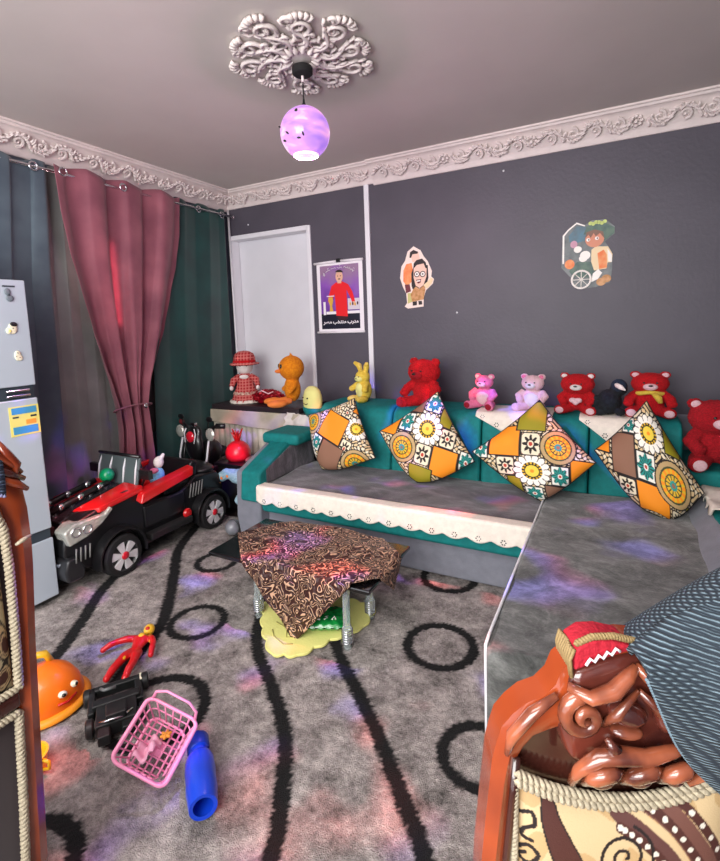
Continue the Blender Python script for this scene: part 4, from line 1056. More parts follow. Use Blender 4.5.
for yy in (-.32, .46):
    for sx in (-1, 1):
        T = Matrix.Translation((.255*sx, yy, .132)) @ Euler((0, PI/2*sx, 0)).to_matrix().to_4x4()
        g = G(); g.lathe([(.09, -.05), (.122, -.05), (.132, -.035), (.132, .03), (.122, .045), (.098, .048), (.092, .03), (.09, -.05)], 40, M=T, wob=lambda a, t: 1+.012*(1 if math.sin(18*a) > 0 else -1)*(1 if .15 < t < .6 else 0)); wh = g.build('wheel', M_blackm, jp, angle=30)
        g = G(); g.lathe([(.0, .018), (.088, .018), (.096, .035), (.1, .047), (.094, .05), (.086, .038), (.08, .026), (.0, .024)], 36, M=T); g.build('rim', M_black, wh, angle=30)
        for q in range(6):
            a = q*PI/3+.3; ca, sa = math.cos(a), math.sin(a)
            g = G(); g.add([T @ Vector((r*ca-o*sa, r*sa+o*ca, z)) for r, o, z in ((.02, -.012, .05), (.02, .012, .05), (.095, .030, .045), (.095, -.030, .045), (.02, -.012, .03), (.02, .012, .03), (.092, .026, .028), (.092, -.026, .028))], [(0, 1, 2, 3), (7, 6, 5, 4), (0, 4, 5, 1), (1, 5, 6, 2), (2, 6, 7, 3), (3, 7, 4, 0)]); g.build('spoke', M_spoke, wh, smooth=False, bevel=.003)
        g = G(); g.lathe([(.0, .06), (.018, .058), (.026, .05), (.026, .03)], 20, M=T); g.build('hub_cap', mat('hub_red', S(200, 24, 44), .3, coat=.5) if 'hub_red' not in bpy.data.materials else bpy.data.materials['hub_red'], wh)
        # arched mudguard
        g = G(); arc = [(-10+200*i/14) for i in range(15)]; vs = []; rs = []
        for i, d_ in enumerate(arc):
            a = math.radians(d_)
            for (rr_, xx) in ((.152, .16), (.165, .16), (.172, .27), (.165, .305), (.152, .30)):
                vs.append((xx*sx, yy-rr_*math.cos(a)*1.02, .135+rr_*math.sin(a)*1.05))
        fs = []
        for i in range(14):
            for j in range(5): fs.append((i*5+j, i*5+(j+1) % 5, (i+1)*5+(j+1) % 5, (i+1)*5+j))
        fs += [tuple(range(5)), tuple(70+j for j in range(5))]
        g.add(vs, fs); g.build('mudguard', M_black, jp, angle=50)
g = G()
for q in range(3): pass
for sx in (-1, 1):
    g = G(); g.box((.262*sx, .07, .16), (.07, .36, .05)); g.build('side_step', M_blackm, jp, bevel=.01)
    g = G(); g.box((.234*sx, .06, .29), (.02, .34, .15)); g.build('door', M_black, jp, bevel=.01)
    g = G(); g.add([(x*sx, y, z) for x, y, z in ((.20, -.16, .43), (.285, -.16, .40), (.275, -.13, .47), (.20, -.13, .49), (.20, .30, .50), (.28, .30, .47), (.265, .32, .53), (.20, .32, .54))], [(0, 1, 2, 3), (7, 6, 5, 4), (0, 4, 5, 1), (1, 5, 6, 2), (2, 6, 7, 3), (3, 7, 4, 0)]); g.build('red_door_rail', M_red, jp, bevel=.012, bseg=3)
    g = G(); g.lathe([(0, 0), (.034, 0), (.036, .01), (.028, .022), (0, .026)], 24, M=Matrix.Translation((.26*sx, .225, .205)) @ Euler((0, PI/2*sx, 0)).to_matrix().to_4x4()); rl = g.build('red_side_disc', M_red, jp, angle=40)
    for q in range(5):
        g = G(); g.tube([(.247*sx, .30+.028*q, .40), (.252*sx, .27+.028*q, .30)], .005, 6); g.build('vent_slat', bpy.data.materials['mid_grey_plastic'], jp)
    g = G(); g.tube([(.2*sx, -.08, .50), (.25*sx, -.09, .56)], .01, 8); g.box((.26*sx, -.09, .585), (.10, .035, .06)); g.build('wing_mirror', M_black, jp, bevel=.008)
    # hood tube with bright rings
    g = G(); g.tube([(-.06+.13*(sx+1)/2-.03, -.60, .475), (-.06+.13*(sx+1)/2-.03, -.22, .545)], .02, 12); tbb = g.build('hood_tube', M_black, jp)
    for t_ in (.12, .45, .8):
        p0 = Vector((-.06+.13*(sx+1)/2-.03, -.60, .475)); p1 = Vector((-.06+.13*(sx+1)/2-.03, -.22, .545)); a_ = p0.lerp(p1, t_); b_ = p0.lerp(p1, t_+.09)
        g = G(); g.tube([a_, b_], .0225, 12); g.build('bright_ring', M_chrome, tbb)
# windscreen, dash, wheel, seats, roll bar
g = G(); g.box((0, -.10, .60), (.42, .018, .20), rot=(-.22, 0, 0)); ws_ = g.build('windscreen', mat('grey_screen', S(86, 96, 98), .2, coat=.5), jp, bevel=.006)
for x in (-.19, -.07, .07, .19):
    g = G(); g.tube([(x, -.125, .52), (x, -.11, .62), (x*.96, -.085, .68)], .007, 6); g.build('white_strut', M_white, ws_)
g = G(); g.tube([(-.21, -.085, .70), (.21, -.085, .70)], .012, 8); g.build('top_rail', M_black, ws_)
g = G(); g.tube([(.02+.07*math.cos(a), .0+.03*math.sin(a), .55+.065*math.sin(a)) for a in [i*2*PI/24 for i in range(24)]], .01, 8, closed=True); g.tube([(.02, 0, .55), (.02, -.08, .50)], .01, 8); g.build('steering_wheel', M_black, jp)
g = G(); g.prism([(.10, .36), (.10, .43), (.30, .42), (.36, .55), (.42, .55), (.40, .36)], -.20, .20, 'x'); g.build('seat', M_black, jp, bevel=.02, bseg=3)
g = G(); g.prism([(-.08, .40), (-.06, .58), (-.02, .60), (.02, .42)], -.19, .19, 'x'); g.build('dashboard', M_red, jp, bevel=.015)
g = G(); g.ball((.0, .52, .44), (.235, .13, .05)); g.build('rear_deck', M_black, jp)
# things left on the jeep
gbl = thing('green_ball', 'small green ball resting on the hood of the toy jeep', 'ball', (-3.02, 2.015, .605))
g = G(); g.ball((0, 0, 0), .047, seg=22, rings=14); g.build('shell', mat('green_plastic', S(0, 150, 90), .3, coat=.4), gbl)
g = G(); g.tube([(.0475*math.cos(a), .0475*math.sin(a), 0) for a in [i*2*PI/24 for i in range(24)]], .0015, 5, closed=True); g.build('seam', bpy.data.materials['green_plastic'], gbl)
du = thing('small_dressed_doll', 'little white doll in blue and pink clothes sitting in the toy jeep', 'doll', (-2.87, 2.30, .47), .8)
g = G(); g.ball((0, 0, .07), (.045, .04, .06)); g.ball((-.06, -.03, .03), (.06, .03, .03)); g.build('dress', mat('sky_blue_cloth', S(130, 190, 220), .8, var=.15, vscale=60), du, voxel=.006)
g = G(); g.ball((0.01, 0, .16), (.036, .036, .042)); g.tube([(.03, 0, .19), (.05, 0, .22)], [.018, .01], 8); g.build('head', F_white, du, voxel=.005)
g = G(); g.tube([(-.03, -.02, .10), (-.09, -.04, .09)], [.018, .014], 8); g.build('arm', F_white, du)
g = G(); g.ball((-.02, -.03, .11), (.03, .02, .02)); g.build('pink_bow', F_pink, du)

# ------------------------------------------------------------------ toy motorcycle
mo = thing('toy_motorcycle', 'black ride-on toy motorcycle with a red headlamp behind the toy jeep', 'toy motorcycle', (-3.18, 2.94, .022), math.radians(-5)); mo.scale = (1.02, .72, 1.1)
T = Matrix.Translation((0, 0, .115)) @ Euler((0, PI/2, 0)).to_matrix().to_4x4()
for yy, nm in ((.02, 'wheel'), (.40, 'wheel')):
    T = Matrix.Translation((0, yy, .13)) @ Euler((0, PI/2, 0)).to_matrix().to_4x4()
    g = G(); g.lathe([(.08, -.035), (.12, -.035), (.13, -.02), (.13, .02), (.12, .035), (.08, .035), (.08, -.035)], 32, M=T); wh = g.build(nm, M_blackm, mo, angle=30)
    g = G(); g.lathe([(0, -.02), (.082, -.02), (.082, .02), (0, .02)], 24, M=T); g.build('rim', M_chrome, wh, angle=30)
for sx in (-1, 1):
    g = G(); g.tube([(.12*sx, -.06, .16), (.15*sx, .0, .42), (.15*sx, .06, .58)], [.02, .02, .018], 10); fk = g.build('fork', M_black, mo)
    g = G(); g.tube([(.15*sx, -.07, .26), (.17*sx, -.03, .42), (.165*sx, .02, .55)], .010, 8); g.build('white_strip', M_white, fk)
    g = G(); g.ball((.19*sx, .02, .60), (.055, .03, .05)); g.build('side_cowl', M_lens, mo)
    g = G(); g.tube([(.10*sx, .06, .62), (.22*sx, .09, .66), (.28*sx, .12, .66)], [.013, .013, .013], 8); hb_ = g.build('handlebar', M_black, mo)
    g = G(); g.tube([(.21*sx, .085, .66), (.29*sx, .125, .66)], .021, 10); g.build('grip', M_black if sx > 0 else mat('dark_red_rubber', S(110, 30, 36), .6), hb_)
    g = G(); g.tube([(.14*sx, .05, .64), (.17*sx, .03, .70)], .006, 6); g.ball((.18*sx, .03, .715), (.04, .012, .022)); g.build('mirror', M_black, hb_)
g = G(); g.ball((0, .0, .50), (.10, .07, .12)); g.ball((0, .02, .60), (.08, .05, .07)); g.ball((0, -.03, .33), (.09, .14, .06)); g.build('fairing', M_black, mo, voxel=.012)
g = G(); g.ball((0, -.05, .575), (.05, .03, .045)); g.build('headlamp', mat('red_lens', S(214, 30, 50), .15, coat=1), mo)
for sx in (-1, 1):
    g = G(); g.tube([(.05*sx, -.045, .64), (.07*sx, -.055, .60), (.055*sx, -.065, .53)], .006, 6); g.build('lamp_edge', M_white, mo)
g = G(); g.box((0, .01, .665), (.06, .04, .03)); g.build('display', M_chrome, mo, bevel=.006)
g = G(); g.ball((0, .22, .42), (.10, .16, .10)); g.build('tank', M_black, mo)
g = G(); g.ball((0, .34, .40), (.09, .14, .05)); g.build('seat', M_blackm, mo)
g = G(); g.box((0, .2, .24), (.14, .3, .16)); g.build('frame', M_black, mo, bevel=.03)

# ------------------------------------------------------------------ poster and wall cut-outs
YW = YB-.001
po = thing('poster', 'poster of a man in a red shirt on purple with white Arabic lettering', 'poster', (-2.235, YB, 1.80))
def flat(g, pts, y, th=.002): g.prism(pts, YB-.001-y-th, YB-.001-y, 'y')
def rect(x0, x1, z0, z1): return [(x0, z0), (x1, z0), (x1, z1), (x0, z1)]
W = world_part(po)
def FL(pts, lay, name, m, parent, M, th=.0012, smooth=False):
    g = G(); g.prism(pts, YB-.002-lay*.0013-th, YB-.002-lay*.0013, 'y', M=M); return g.build(name, m, parent, smooth=smooth)
cx, px0, px1, pz0, pz1 = -2.235, -2.475, -1.998, 1.49, 2.115
M_pw = mat('poster_white', S(240, 236, 240), .5)
FL(rect(px0, px1, pz0, pz1), 0, 'paper', M_pw, po, W)
m = bpy.data.materials.new('poster_purple'); nt, N, L, P = nodes(m); P.inputs['Roughness'].default_value = .4
tc = N.new('ShaderNodeTexCoord'); sx_ = N.new('ShaderNodeSeparateXYZ'); L.new(tc.outputs['Object'], sx_.inputs[0])
nn = N.new('ShaderNodeTexNoise'); nn.inputs['Scale'].default_value = 5; L.new(tc.outputs['Object'], nn.inputs['Vector'])
ad = N.new('ShaderNodeMath'); ad.operation = 'MULTIPLY_ADD'; ad.inputs[1].default_value = 1.6; L.new(sx_.outputs['Z'], ad.inputs[0]); L.new(nn.outputs['Fac'], ad.inputs[2])
r = N.new('ShaderNodeValToRGB'); e = r.color_ramp.elements; e[0].position = .3; e[0].color = S(86, 40, 140); e[1].position = .95; e[1].color = S(150, 120, 150); x = e.new(.6); x.color = S(140, 84, 180)
L.new(ad.outputs[0], r.inputs['Fac']); L.new(r.outputs['Color'], P.inputs['Base Color'])
FL(rect(px0+.035, px1-.04, pz0+.03, pz1-.02), 1, 'purple_ground', m, po, W)
M_pd = mat('poster_navy', S(20, 22, 42), .4)
FL(rect(px0+.035, px1-.04, pz0+.03, pz0+.17), 2, 'dark_band', M_pd, po, W)
FL(rect(px0+.09, px1-.04, pz0+.165, pz0+.19), 3, 'white_rule', M_pw, po, W)
M_skin = mat('poster_skin', S(226, 178, 150), .5); M_pred = mat('poster_red', S(230, 24, 34), .5); M_hair = mat('poster_hair', S(46, 34, 34), .5); M_trouser = mat('poster_trousers', S(60, 20, 30), .5)
def C(c, rx_, rz_, n=20, a0=0, a1=2*PI): return [(c[0]+rx_*math.cos(a0+(a1-a0)*i/n), c[1]+rz_*math.sin(a0+(a1-a0)*i/n)) for i in range(n)]
FL([(cx-.045, pz0+.15), (cx+.075, pz0+.14), (cx+.07, pz0+.38), (cx+.11, pz0+.30), (cx+.13, pz0+.25), (cx+.155, pz0+.27), (cx+.13, pz0+.36), (cx+.09, pz0+.425), (cx+.03, pz0+.455), (cx-.035, pz0+.45), (cx-.085, pz0+.42), (cx-.12, pz0+.33), (cx-.13, pz0+.28), (cx-.09, pz0+.265), (cx-.055, pz0+.35)][::-1], 3.5, 'red_shirt', M_pred, po, W)
FL([(cx-.04, pz0+.16), (cx+.075, pz0+.15), (cx+.07, pz0+.12), (cx+.02, pz0+.10), (cx-.03, pz0+.12)], 2.6, 'trousers', M_trouser, po, W)
FL(C((cx, pz0+.50), .038, .052), 4.6, 'face', M_skin, po, W); FL(rect(cx-.02, cx+.02, pz0+.44, pz0+.47), 3.6, 'neck', M_skin, po, W)
FL(C((cx, pz0+.535), .04, .025, 12, 0, PI), 5.6, 'hair', M_hair, po, W)
for s_ in (-1, 1): FL(C((cx+.015*s_, pz0+.505), .006, .004, 8), 5.6, 'eye', M_hair, po, W)
FL(C((cx, pz0+.478), .014, .005, 10), 5.6, 'moustache', M_hair, po, W)
FL(C((cx+.14, pz0+.255), .018, .018, 10), 4, 'hand', M_skin, po, W)
M_gold = mat('poster_gold', S(216, 172, 70), .4)
FL([(cx-.115, pz0+.19), (cx-.075, pz0+.19), (cx-.085, pz0+.24), (cx-.072, pz0+.29), (cx-.08, pz0+.32), (cx-.12, pz0+.32), (cx-.125, pz0+.29), (cx-.108, pz0+.24)], 4, 'gold_trophy', M_gold, po, W)
FL(rect(cx-.14, cx-.06, pz0+.325, pz0+.333), 4, 'trophy_lid', M_pw, po, W)
FL(rect(px0+.06, px0+.085, pz0+.16, pz0+.28), 4, 'white_post', M_pw, po, W)
FL(rect(cx+.08, px1-.04, pz0+.2, pz0+.30), 3.4, 'white_panel', mat('poster_pale', S(214, 206, 216), .5), po, W)
for q in range(4): FL(C((cx+.105+.025*q, pz0+.25+.012*math.sin(3*q)), .008, .016, 8), 4.4, 'panel_figure', M_trouser if q % 2 else M_gold, po, W)
fc = bpy.data.curves.new('arabic_caption', 'FONT'); fc.body = '\ufeae\ufebc\ufee3 \ufe90\ufea8\ufe98\ufee8\ufee3 \ufe8f\ufead\ufeaa\ufee3'; fc.size = .047; fc.align_x = 'CENTER'; fc.offset = .0018; fc.extrude = .0006; fc.materials.append(M_pw)
ft = bpy.data.objects.new('caption_source', fc); COL.objects.link(ft); bpy.context.view_layer.update(); cme = bpy.data.meshes.new_from_object(ft.evaluated_get(bpy.context.evaluated_depsgraph_get())); bpy.data.objects.remove(ft); bpy.data.curves.remove(fc)
if not cme.materials: cme.materials.append(M_pw)
fo = bpy.data.objects.new('arabic_caption', cme); COL.objects.link(fo); fo.parent = po; fo.location = (cx+.0-po.location.x, -.0082, pz0+.08-po.location.z); fo.rotation_euler = (PI/2, 0, 0)
# curved white script along the top, stroke by stroke
strokes = [[(-.165, -.035), (-.16, -.012), (-.15, -.03), (-.158, -.04)], [(-.14, -.008), (-.115, .008), (-.095, .012)], [(-.118, .02), (-.112, .026)], [(-.085, .02), (-.05, .025), (-.04, .03), (-.035, .02)], [(-.02, .03), (0, .022), (.025, .03), (.03, .022)], [(.005, .04), (.012, .042)], [(.045, .024), (.06, .032), (.075, .018), (.09, .024), (.1, .01)], [(.11, .02), (.12, -.005), (.135, .004), (.14, -.02), (.155, -.008)], [(.15, .012), (.157, .008)]]
for st_ in strokes:
    g = G(); g.tube([(cx+x, YB-.0085, pz1-.072+z) for x, z in st_], [.0065]*len(st_), 5, M=W, flat=.4); g.build('script_stroke', M_pw, po)
g = G(); g.tube([(px0-.02, YB-.012, pz1+.005), (cx-.025, YB-.012, pz1+.012)], .011, 10, M=W); g.build('hanging_rail', M_pw, po)
g = G(); g.tube([(cx+.025, YB-.012, pz1+.012), (px1+.012, YB-.012, pz1+.008)], .011, 10, M=W); g.build('hanging_rail', M_pw, po)
g = G(); g.tube([(px0-.01, YB-.012, pz0), (px1+.008, YB-.012, pz0)], .010, 10, M=W); g.build('hanging_rail', M_pw, po)
g = G(); g.box((cx, YB-.012, pz1+.02), (.045, .018, .03), M=W); g.build('black_hook', M_black, po, bevel=.004)

def cutout(name, label, loc):
    t = thing(name, label, 'wall sticker', loc); return t, world_part(t)
# left cut-out: caricature of a man with glasses in front of an orange jacket
ct, W = cutout('wall_cutout', 'paper cut-out of a laughing cartoon man with black glasses and a raised hand', (-1.49, YB, 1.92))
def PX(x, y, x0, y0, s, wx, wz):  # helper for tracing in local units
    return (wx+(x-x0)*s, wz-(y-y0)*s)
s_ = .52/710; o_ = (285, 470)
def Pm(pts): return [(-1.49+(x-o_[0])*s_*.93, 1.925-(y-o_[1])*s_) for x, y in pts]
M_pp = mat('cutout_border', S(246, 226, 214), .5); M_cs = mat('cutout_skin', S(244, 200, 180), .5); M_cor = mat('cutout_orange', S(236, 120, 60), .5, col2=S(240, 160, 100), vscale=20)
M_cb = mat('cutout_black', S(36, 24, 24), .5); M_cbr = mat('cutout_brown', S(176, 120, 60), .5, col2=S(214, 160, 110), vscale=30); M_cw = mat('cutout_white', S(250, 244, 236), .5); M_cy = mat('cutout_cream', S(240, 214, 170), .5); M_cmar = mat('cutout_maroon', S(110, 40, 50), .5)
FL(Pm([(250, 118), (170, 170), (135, 270), (85, 330), (62, 460), (100, 570), (140, 640), (150, 750), (115, 790), (160, 815), (365, 800), (370, 700), (400, 620), (490, 550), (505, 500), (470, 470), (480, 410), (430, 300), (380, 240), (340, 170)]), 0, 'paper', M_pp, ct, W)
FL(Pm([(150, 310), (110, 380), (105, 500), (150, 560), (210, 520), (240, 400), (220, 300)]), 1, 'orange_jacket', M_cor, ct, W)
FL(Pm([(210, 190), (250, 160), (310, 190), (330, 260), (300, 300), (230, 290)]), 1, 'back_figure_face', M_cs, ct, W)
FL(Pm([(195, 240), (205, 180), (250, 158), (310, 185), (300, 205), (235, 205), (215, 245)]), 2, 'back_figure_hair', M_cb, ct, W)
FL(Pm([(125, 540), (190, 540), (205, 620), (140, 640)]), 2, 'maroon_trouser', M_cmar, ct, W)
FL(Pm([(215, 560), (215, 420), (250, 340), (430, 340), (435, 480), (400, 590), (230, 600)]), 2, 'long_hair', M_cb, ct, W)
FL(Pm([(250, 330), (300, 290), (380, 300), (415, 380), (410, 470), (370, 560), (320, 590), (270, 560), (245, 470)]), 3, 'face', M_cs, ct, W)
FL(Pm([(245, 370), (250, 310), (290, 275), (360, 265), (405, 310), (418, 380), (400, 370), (380, 320), (290, 330)]), 4, 'fringe', M_cb, ct, W)
for cc in ((290, 432), (365, 436)):
    g = G(); q = Pm([cc])[0]; g.tube([(q[0]+.022*math.cos(a), YB-.0095, q[1]+.022*math.sin(a)) for a in [i*2*PI/18 for i in range(18)]], .0035, 5, closed=True, M=W); g.build('spectacle_ring', M_cb, ct)
    FL(C(q, .018, .018, 14), 4.2, 'eye_white', M_cw, ct, W); FL(C(q, .007, .007, 8), 5.2, 'pupil', M_cb, ct, W)
FL(Pm([(275, 495), (345, 490), (335, 530), (300, 540)]), 4.2, 'open_mouth', M_cmar, ct, W); FL(Pm([(285, 505), (335, 500), (330, 515), (290, 518)]), 5.2, 'teeth', M_cw, ct, W)
FL(Pm([(235, 600), (270, 570), (320, 600), (370, 565), (395, 600), (370, 720), (220, 740), (200, 660)]), 3, 'tan_shirt', M_cbr, ct, W)
FL(Pm([(395, 590), (370, 560), (430, 520), (470, 480), (495, 505), (480, 540), (420, 600)]), 3.4, 'raised_hand', M_cy, ct, W)
FL(Pm([(225, 740), (280, 735), (280, 780), (225, 785)]), 2.5, 'shoe', M_cb, ct, W); FL(Pm([(300, 735), (345, 735), (350, 775), (305, 780)]), 2.5, 'shoe', M_cb, ct, W)
FL(Pm([(160, 640), (210, 640), (220, 740), (160, 760)]), 2.4, 'olive_leg', mat('cutout_olive', S(196, 190, 120), .5), ct, W)
# right cut-out: child with a big hat beside a wheeled cart
ct, W = cutout('wall_cutout', 'paper cut-out of a cartoon child in a green hat beside a wheeled cart', (-.19, YB, 1.985))
s_ = .475/690; o_ = (365, 410)
def Pn(pts): return [(-.195+(x-o_[0])*s_*.95, 1.985-(y-o_[1])*s_) for x, y in pts]
M_cg = mat('cutout_green', S(96, 122, 106), .5, col2=S(70, 96, 90), vscale=18); M_cbl = mat('cutout_blue', S(84, 130, 150), .5, col2=S(90, 110, 120), vscale=14); M_cgr = mat('cutout_grey', S(128, 134, 134), .5, col2=S(96, 104, 106), vscale=14)
FL(Pn([(110, 190), (165, 130), (250, 65), (330, 105), (400, 65), (530, 70), (620, 150), (620, 220), (530, 290), (600, 400), (605, 560), (590, 700), (450, 740), (300, 750), (210, 700), (200, 630), (100, 520)]), 0, 'paper', M_cgr, ct, W)
FL(Pn([(110, 480), (110, 190), (160, 135), (250, 70), (335, 108), (330, 118), (250, 86), (172, 145), (128, 195), (128, 480)]), 1, 'white_cart_frame', M_cw, ct, W)
FL(Pn([(170, 200), (250, 110), (340, 120), (350, 260), (240, 280), (180, 260)]), 1, 'blue_panel', M_cbl, ct, W)
FL(Pn([(180, 560), (260, 470), (420, 480), (440, 600), (400, 640), (220, 620)]), 1, 'green_cart', M_cg, ct, W)
for cc, rr_ in (((265, 345), 38), ((340, 410), 50), ((320, 440), 40)): q = Pn([cc])[0]; FL(C(q, rr_*s_, rr_*s_*.9, 14), 2+rr_*.01, 'white_bundle', M_cw, ct, W)
q = Pn([(185, 490)])[0]; FL(C(q, 48*s_, 50*s_, 16), 2, 'orange_lantern', M_cor, ct, W)
q = Pn([(225, 290)])[0]; FL(C(q, 34*s_, 38*s_, 14), 2, 'pink_lantern', mat('cutout_pink', S(200, 150, 170), .5), ct, W)
FL(Pn([(320, 200), (350, 120), (440, 100), (540, 110), (620, 160), (615, 215), (520, 280), (480, 200)]), 2, 'green_hat', M_cg, ct, W)
for k_ in range(6): q = Pn([(385+28*k_, 95+8*math.sin(k_*2))])[0]; FL(C(q, .013, .013, 10), 3, 'hat_leaf', mat('cutout_lime', S(206, 222, 130), .5) if k_ == 0 else bpy.data.materials['cutout_lime'], ct, W)
q = Pn([(430, 255)])[0]; FL(C(q, 88*s_, 82*s_, 22), 3, 'face', mat('cutout_tan', S(214, 140, 110), .5), ct, W)
FL(Pn([(335, 240), (350, 180), (430, 160), (510, 190), (525, 260), (480, 200), (440, 230), (420, 195), (390, 240), (370, 205)]), 4, 'hair', mat('cutout_hair', S(130, 96, 80), .5), ct, W)
for cc in ((368, 258), (452, 250)): q = Pn([cc])[0]; FL(C(q, .013, .012, 10), 4.4, 'eye', M_cw, ct, W); FL(C((q[0]+.003, q[1]), .005, .006, 8), 5.4, 'pupil', M_cmar, ct, W)
FL(Pn([(400, 360), (440, 330), (560, 340), (605, 420), (600, 500), (560, 500), (550, 560), (430, 570), (400, 480)]), 2.5, 'cream_shirt', M_cy, ct, W)
FL(Pn([(460, 400), (520, 370), (550, 420), (555, 550), (480, 560)]), 3.5, 'orange_waistcoat', M_cor, ct, W)
FL(Pn([(555, 360), (600, 430), (600, 500), (565, 490)]), 3.5, 'white_sleeve', M_cw, ct, W)
FL(Pn([(420, 600), (470, 560), (510, 600), (470, 660), (400, 690)]), 3.5, 'white_apron', M_cw, ct, W)
for cc in ((500, 690), (550, 660)): q = Pn([cc])[0]; FL(C(q, 45*s_, 40*s_, 14), 3+.3*(cc[0]-500)/50, 'shoe', M_cbr, ct, W)
q = Pn([(305, 655)])[0]
g = G(); g.tube([(q[0]+.062*math.cos(a), YB-.008, q[1]+.062*math.sin(a)) for a in [i*2*PI/26 for i in range(26)]], .008, 6, closed=True, M=W); whl = g.build('cart_wheel', M_cw, ct)
for k_ in range(4):
    a = k_*PI/4; g = G(); g.tube([(q[0]-.06*math.cos(a), YB-.008, q[1]-.06*math.sin(a)), (q[0]+.06*math.cos(a), YB-.008, q[1]+.06*math.sin(a))], .0035, 5, M=W); g.build('spoke', M_cw, whl)
# nails left in the wall
for x, z in ((-.78, 2.66), (-1.15, 1.62), (-3.25, 2.57)):
    t = thing('wall_nail', {-.78: 'small white nail head just under the cornice above the chaise', -1.15: 'small white nail head on the wall below and right of the cut-out with glasses', -3.25: 'small white nail head above the white window recess'}[x], 'nail', (x, YB, z))
    g = G(); g.ball((0, -.004, 0), (.008, .005, .008), seg=10, rings=6); g.build('head', M_white, t)
    g = G(); g.tube([(0, .0, 0), (0, -.004, 0)], .003, 6); g.build('shank', M_chrome, t)

# ------------------------------------------------------------------ carved armchair, right foreground
def rope(g, pts, r, pitch, n=6, M=None):
    """two twisted strands following a polyline"""
    P = [Vector(p) for p in pts]; ls = [0]
    for a, b in zip(P[:-1], P[1:]): ls.append(ls[-1]+(b-a).length)
    K = max(8, int(ls[-1]/pitch*7))
    C_ = []
    for i in range(K+1):
        s = ls[-1]*i/K
        for j in range(len(P)-1):
            if s <= ls[j+1]+1e-9: C_.append((P[j].lerp(P[j+1], (s-ls[j])/(ls[j+1]-ls[j])), (P[j+1]-P[j]).normalized())); break
    for ph in (0, PI):
        q = []
        for i, (p, t) in enumerate(C_):
            a = t.cross(Vector((0, 1, .13))).normalized(); b = t.cross(a); th = 2*PI*(ls[-1]*i/K)/pitch+ph
            q.append(p+a*r*.55*math.cos(th)+b*r*.55*math.sin(th))
        g.tube(q, r*.62, n, M=M)
def sd_seg(x, z, pts):
    d = 9
    for (x0, z0), (x1, z1) in zip(pts[:-1], pts[1:]):
        vx, vz = x1-x0, z1-z0; t = max(0, min(1, ((x-x0)*vx+(z-z0)*vz)/(vx*vx+vz*vz)))
        d = min(d, math.hypot(x-x0-t*vx, z-z0-t*vz))
    return d
FC = S(206, 180, 138); FB = S(74, 36, 30); FK = S(30, 20, 20); FW = S(226, 218, 204); FM = S(196, 150, 96)
sw1 = smooth_line([(-.118, .745), (-.115, .70), (-.10, .655), (-.082, .60), (-.085, .5), (-.12, .42)], 6)
row = [smooth_line([(.025, .72), (.075, .69), (.115, .64), (.15, .57), (.16, .45)], 6), smooth_line([(.065, .745), (.12, .70), (.165, .63), (.19, .55)], 6), smooth_line([(.0, .68), (.03, .66), (.07, .62), (.10, .56), (.11, .45)], 6)]
spir = spiral((.005, .632), .052, 2.3, 60, start=1.2, sgn=-1, r1=.004)
spir2 = spiral((-.05, .45), .06, 2.2, 50, start=.4, sgn=1, r1=.004)
scr = [smooth_line([(-.165, .70), (-.145, .705), (-.14, .685), (-.155, .675), (-.16, .66), (-.145, .655)], 5), smooth_line([(-.165, .635), (-.15, .645), (-.135, .63), (-.15, .612), (-.165, .62), (-.155, .63)], 5)]
def fab(x, z):
    for rr_ in row:
        for p in rr_[::2]:
            if math.hypot(x-p[0], z-p[1]) < .0048: return FW
    for s__ in (spir, spir2):
        d = sd_seg(x, z, s__)
        if d < .0028: return FK
    for s__ in scr:
        if sd_seg(x, z, s__) < .0035: return FK
    d = sd_seg(x, z, sw1)
    wd = .006+.016*math.sin(PI*max(0, min(1, (.745-z)/.33)))
    if d < wd: return FB
    if d < wd+.003: return FK
    d0 = min(sd_seg(x, z, row[0]), 9); d1 = sd_seg(x, z, row[1])
    if d0 < .008 or d1 < .008: return FB
    if x > .04 and d0 < .03 and d1 < .05 and z < .73: return S(110, 70, 60) if (d0+d1) < .06 else FM
    d2 = sd_seg(x, z, row[2])
    if d2 < .008: return FB
    if d2 < .026 and d0 < .045: return S(92, 56, 52)
    n = math.sin(x*31+3*math.sin(z*17))*math.sin(z*27+2*math.sin(x*23))
    return FC if n < .35 else S(190, 158, 112)
sb = None
ch = thing('carved_armchair', 'carved reddish wood armchair back with cream swirl fabric in the right foreground', 'armchair', (.02, .86, 0), .487)
L_ = [(-.255, .08), (-.25, .45), (-.243, .61), (-.232, .73), (-.221, .834), (-.204, .889), (-.17, .922), (-.125, .938), (-.112, .965), (-.104, .99), (-.07, 1.004), (-.03, 1.02), (0, 1.025)]
I_ = [(-.215, .08), (-.21, .45), (-.204, .61), (-.19, .747), (-.183, .832), (-.155, .866), (-.11, .885), (-.05, .875), (0, .87)]
Lo = L_+[(-x, z) for x, z in L_[::-1][1:]]; Li = I_+[(-x, z) for x, z in I_[::-1][1:]]
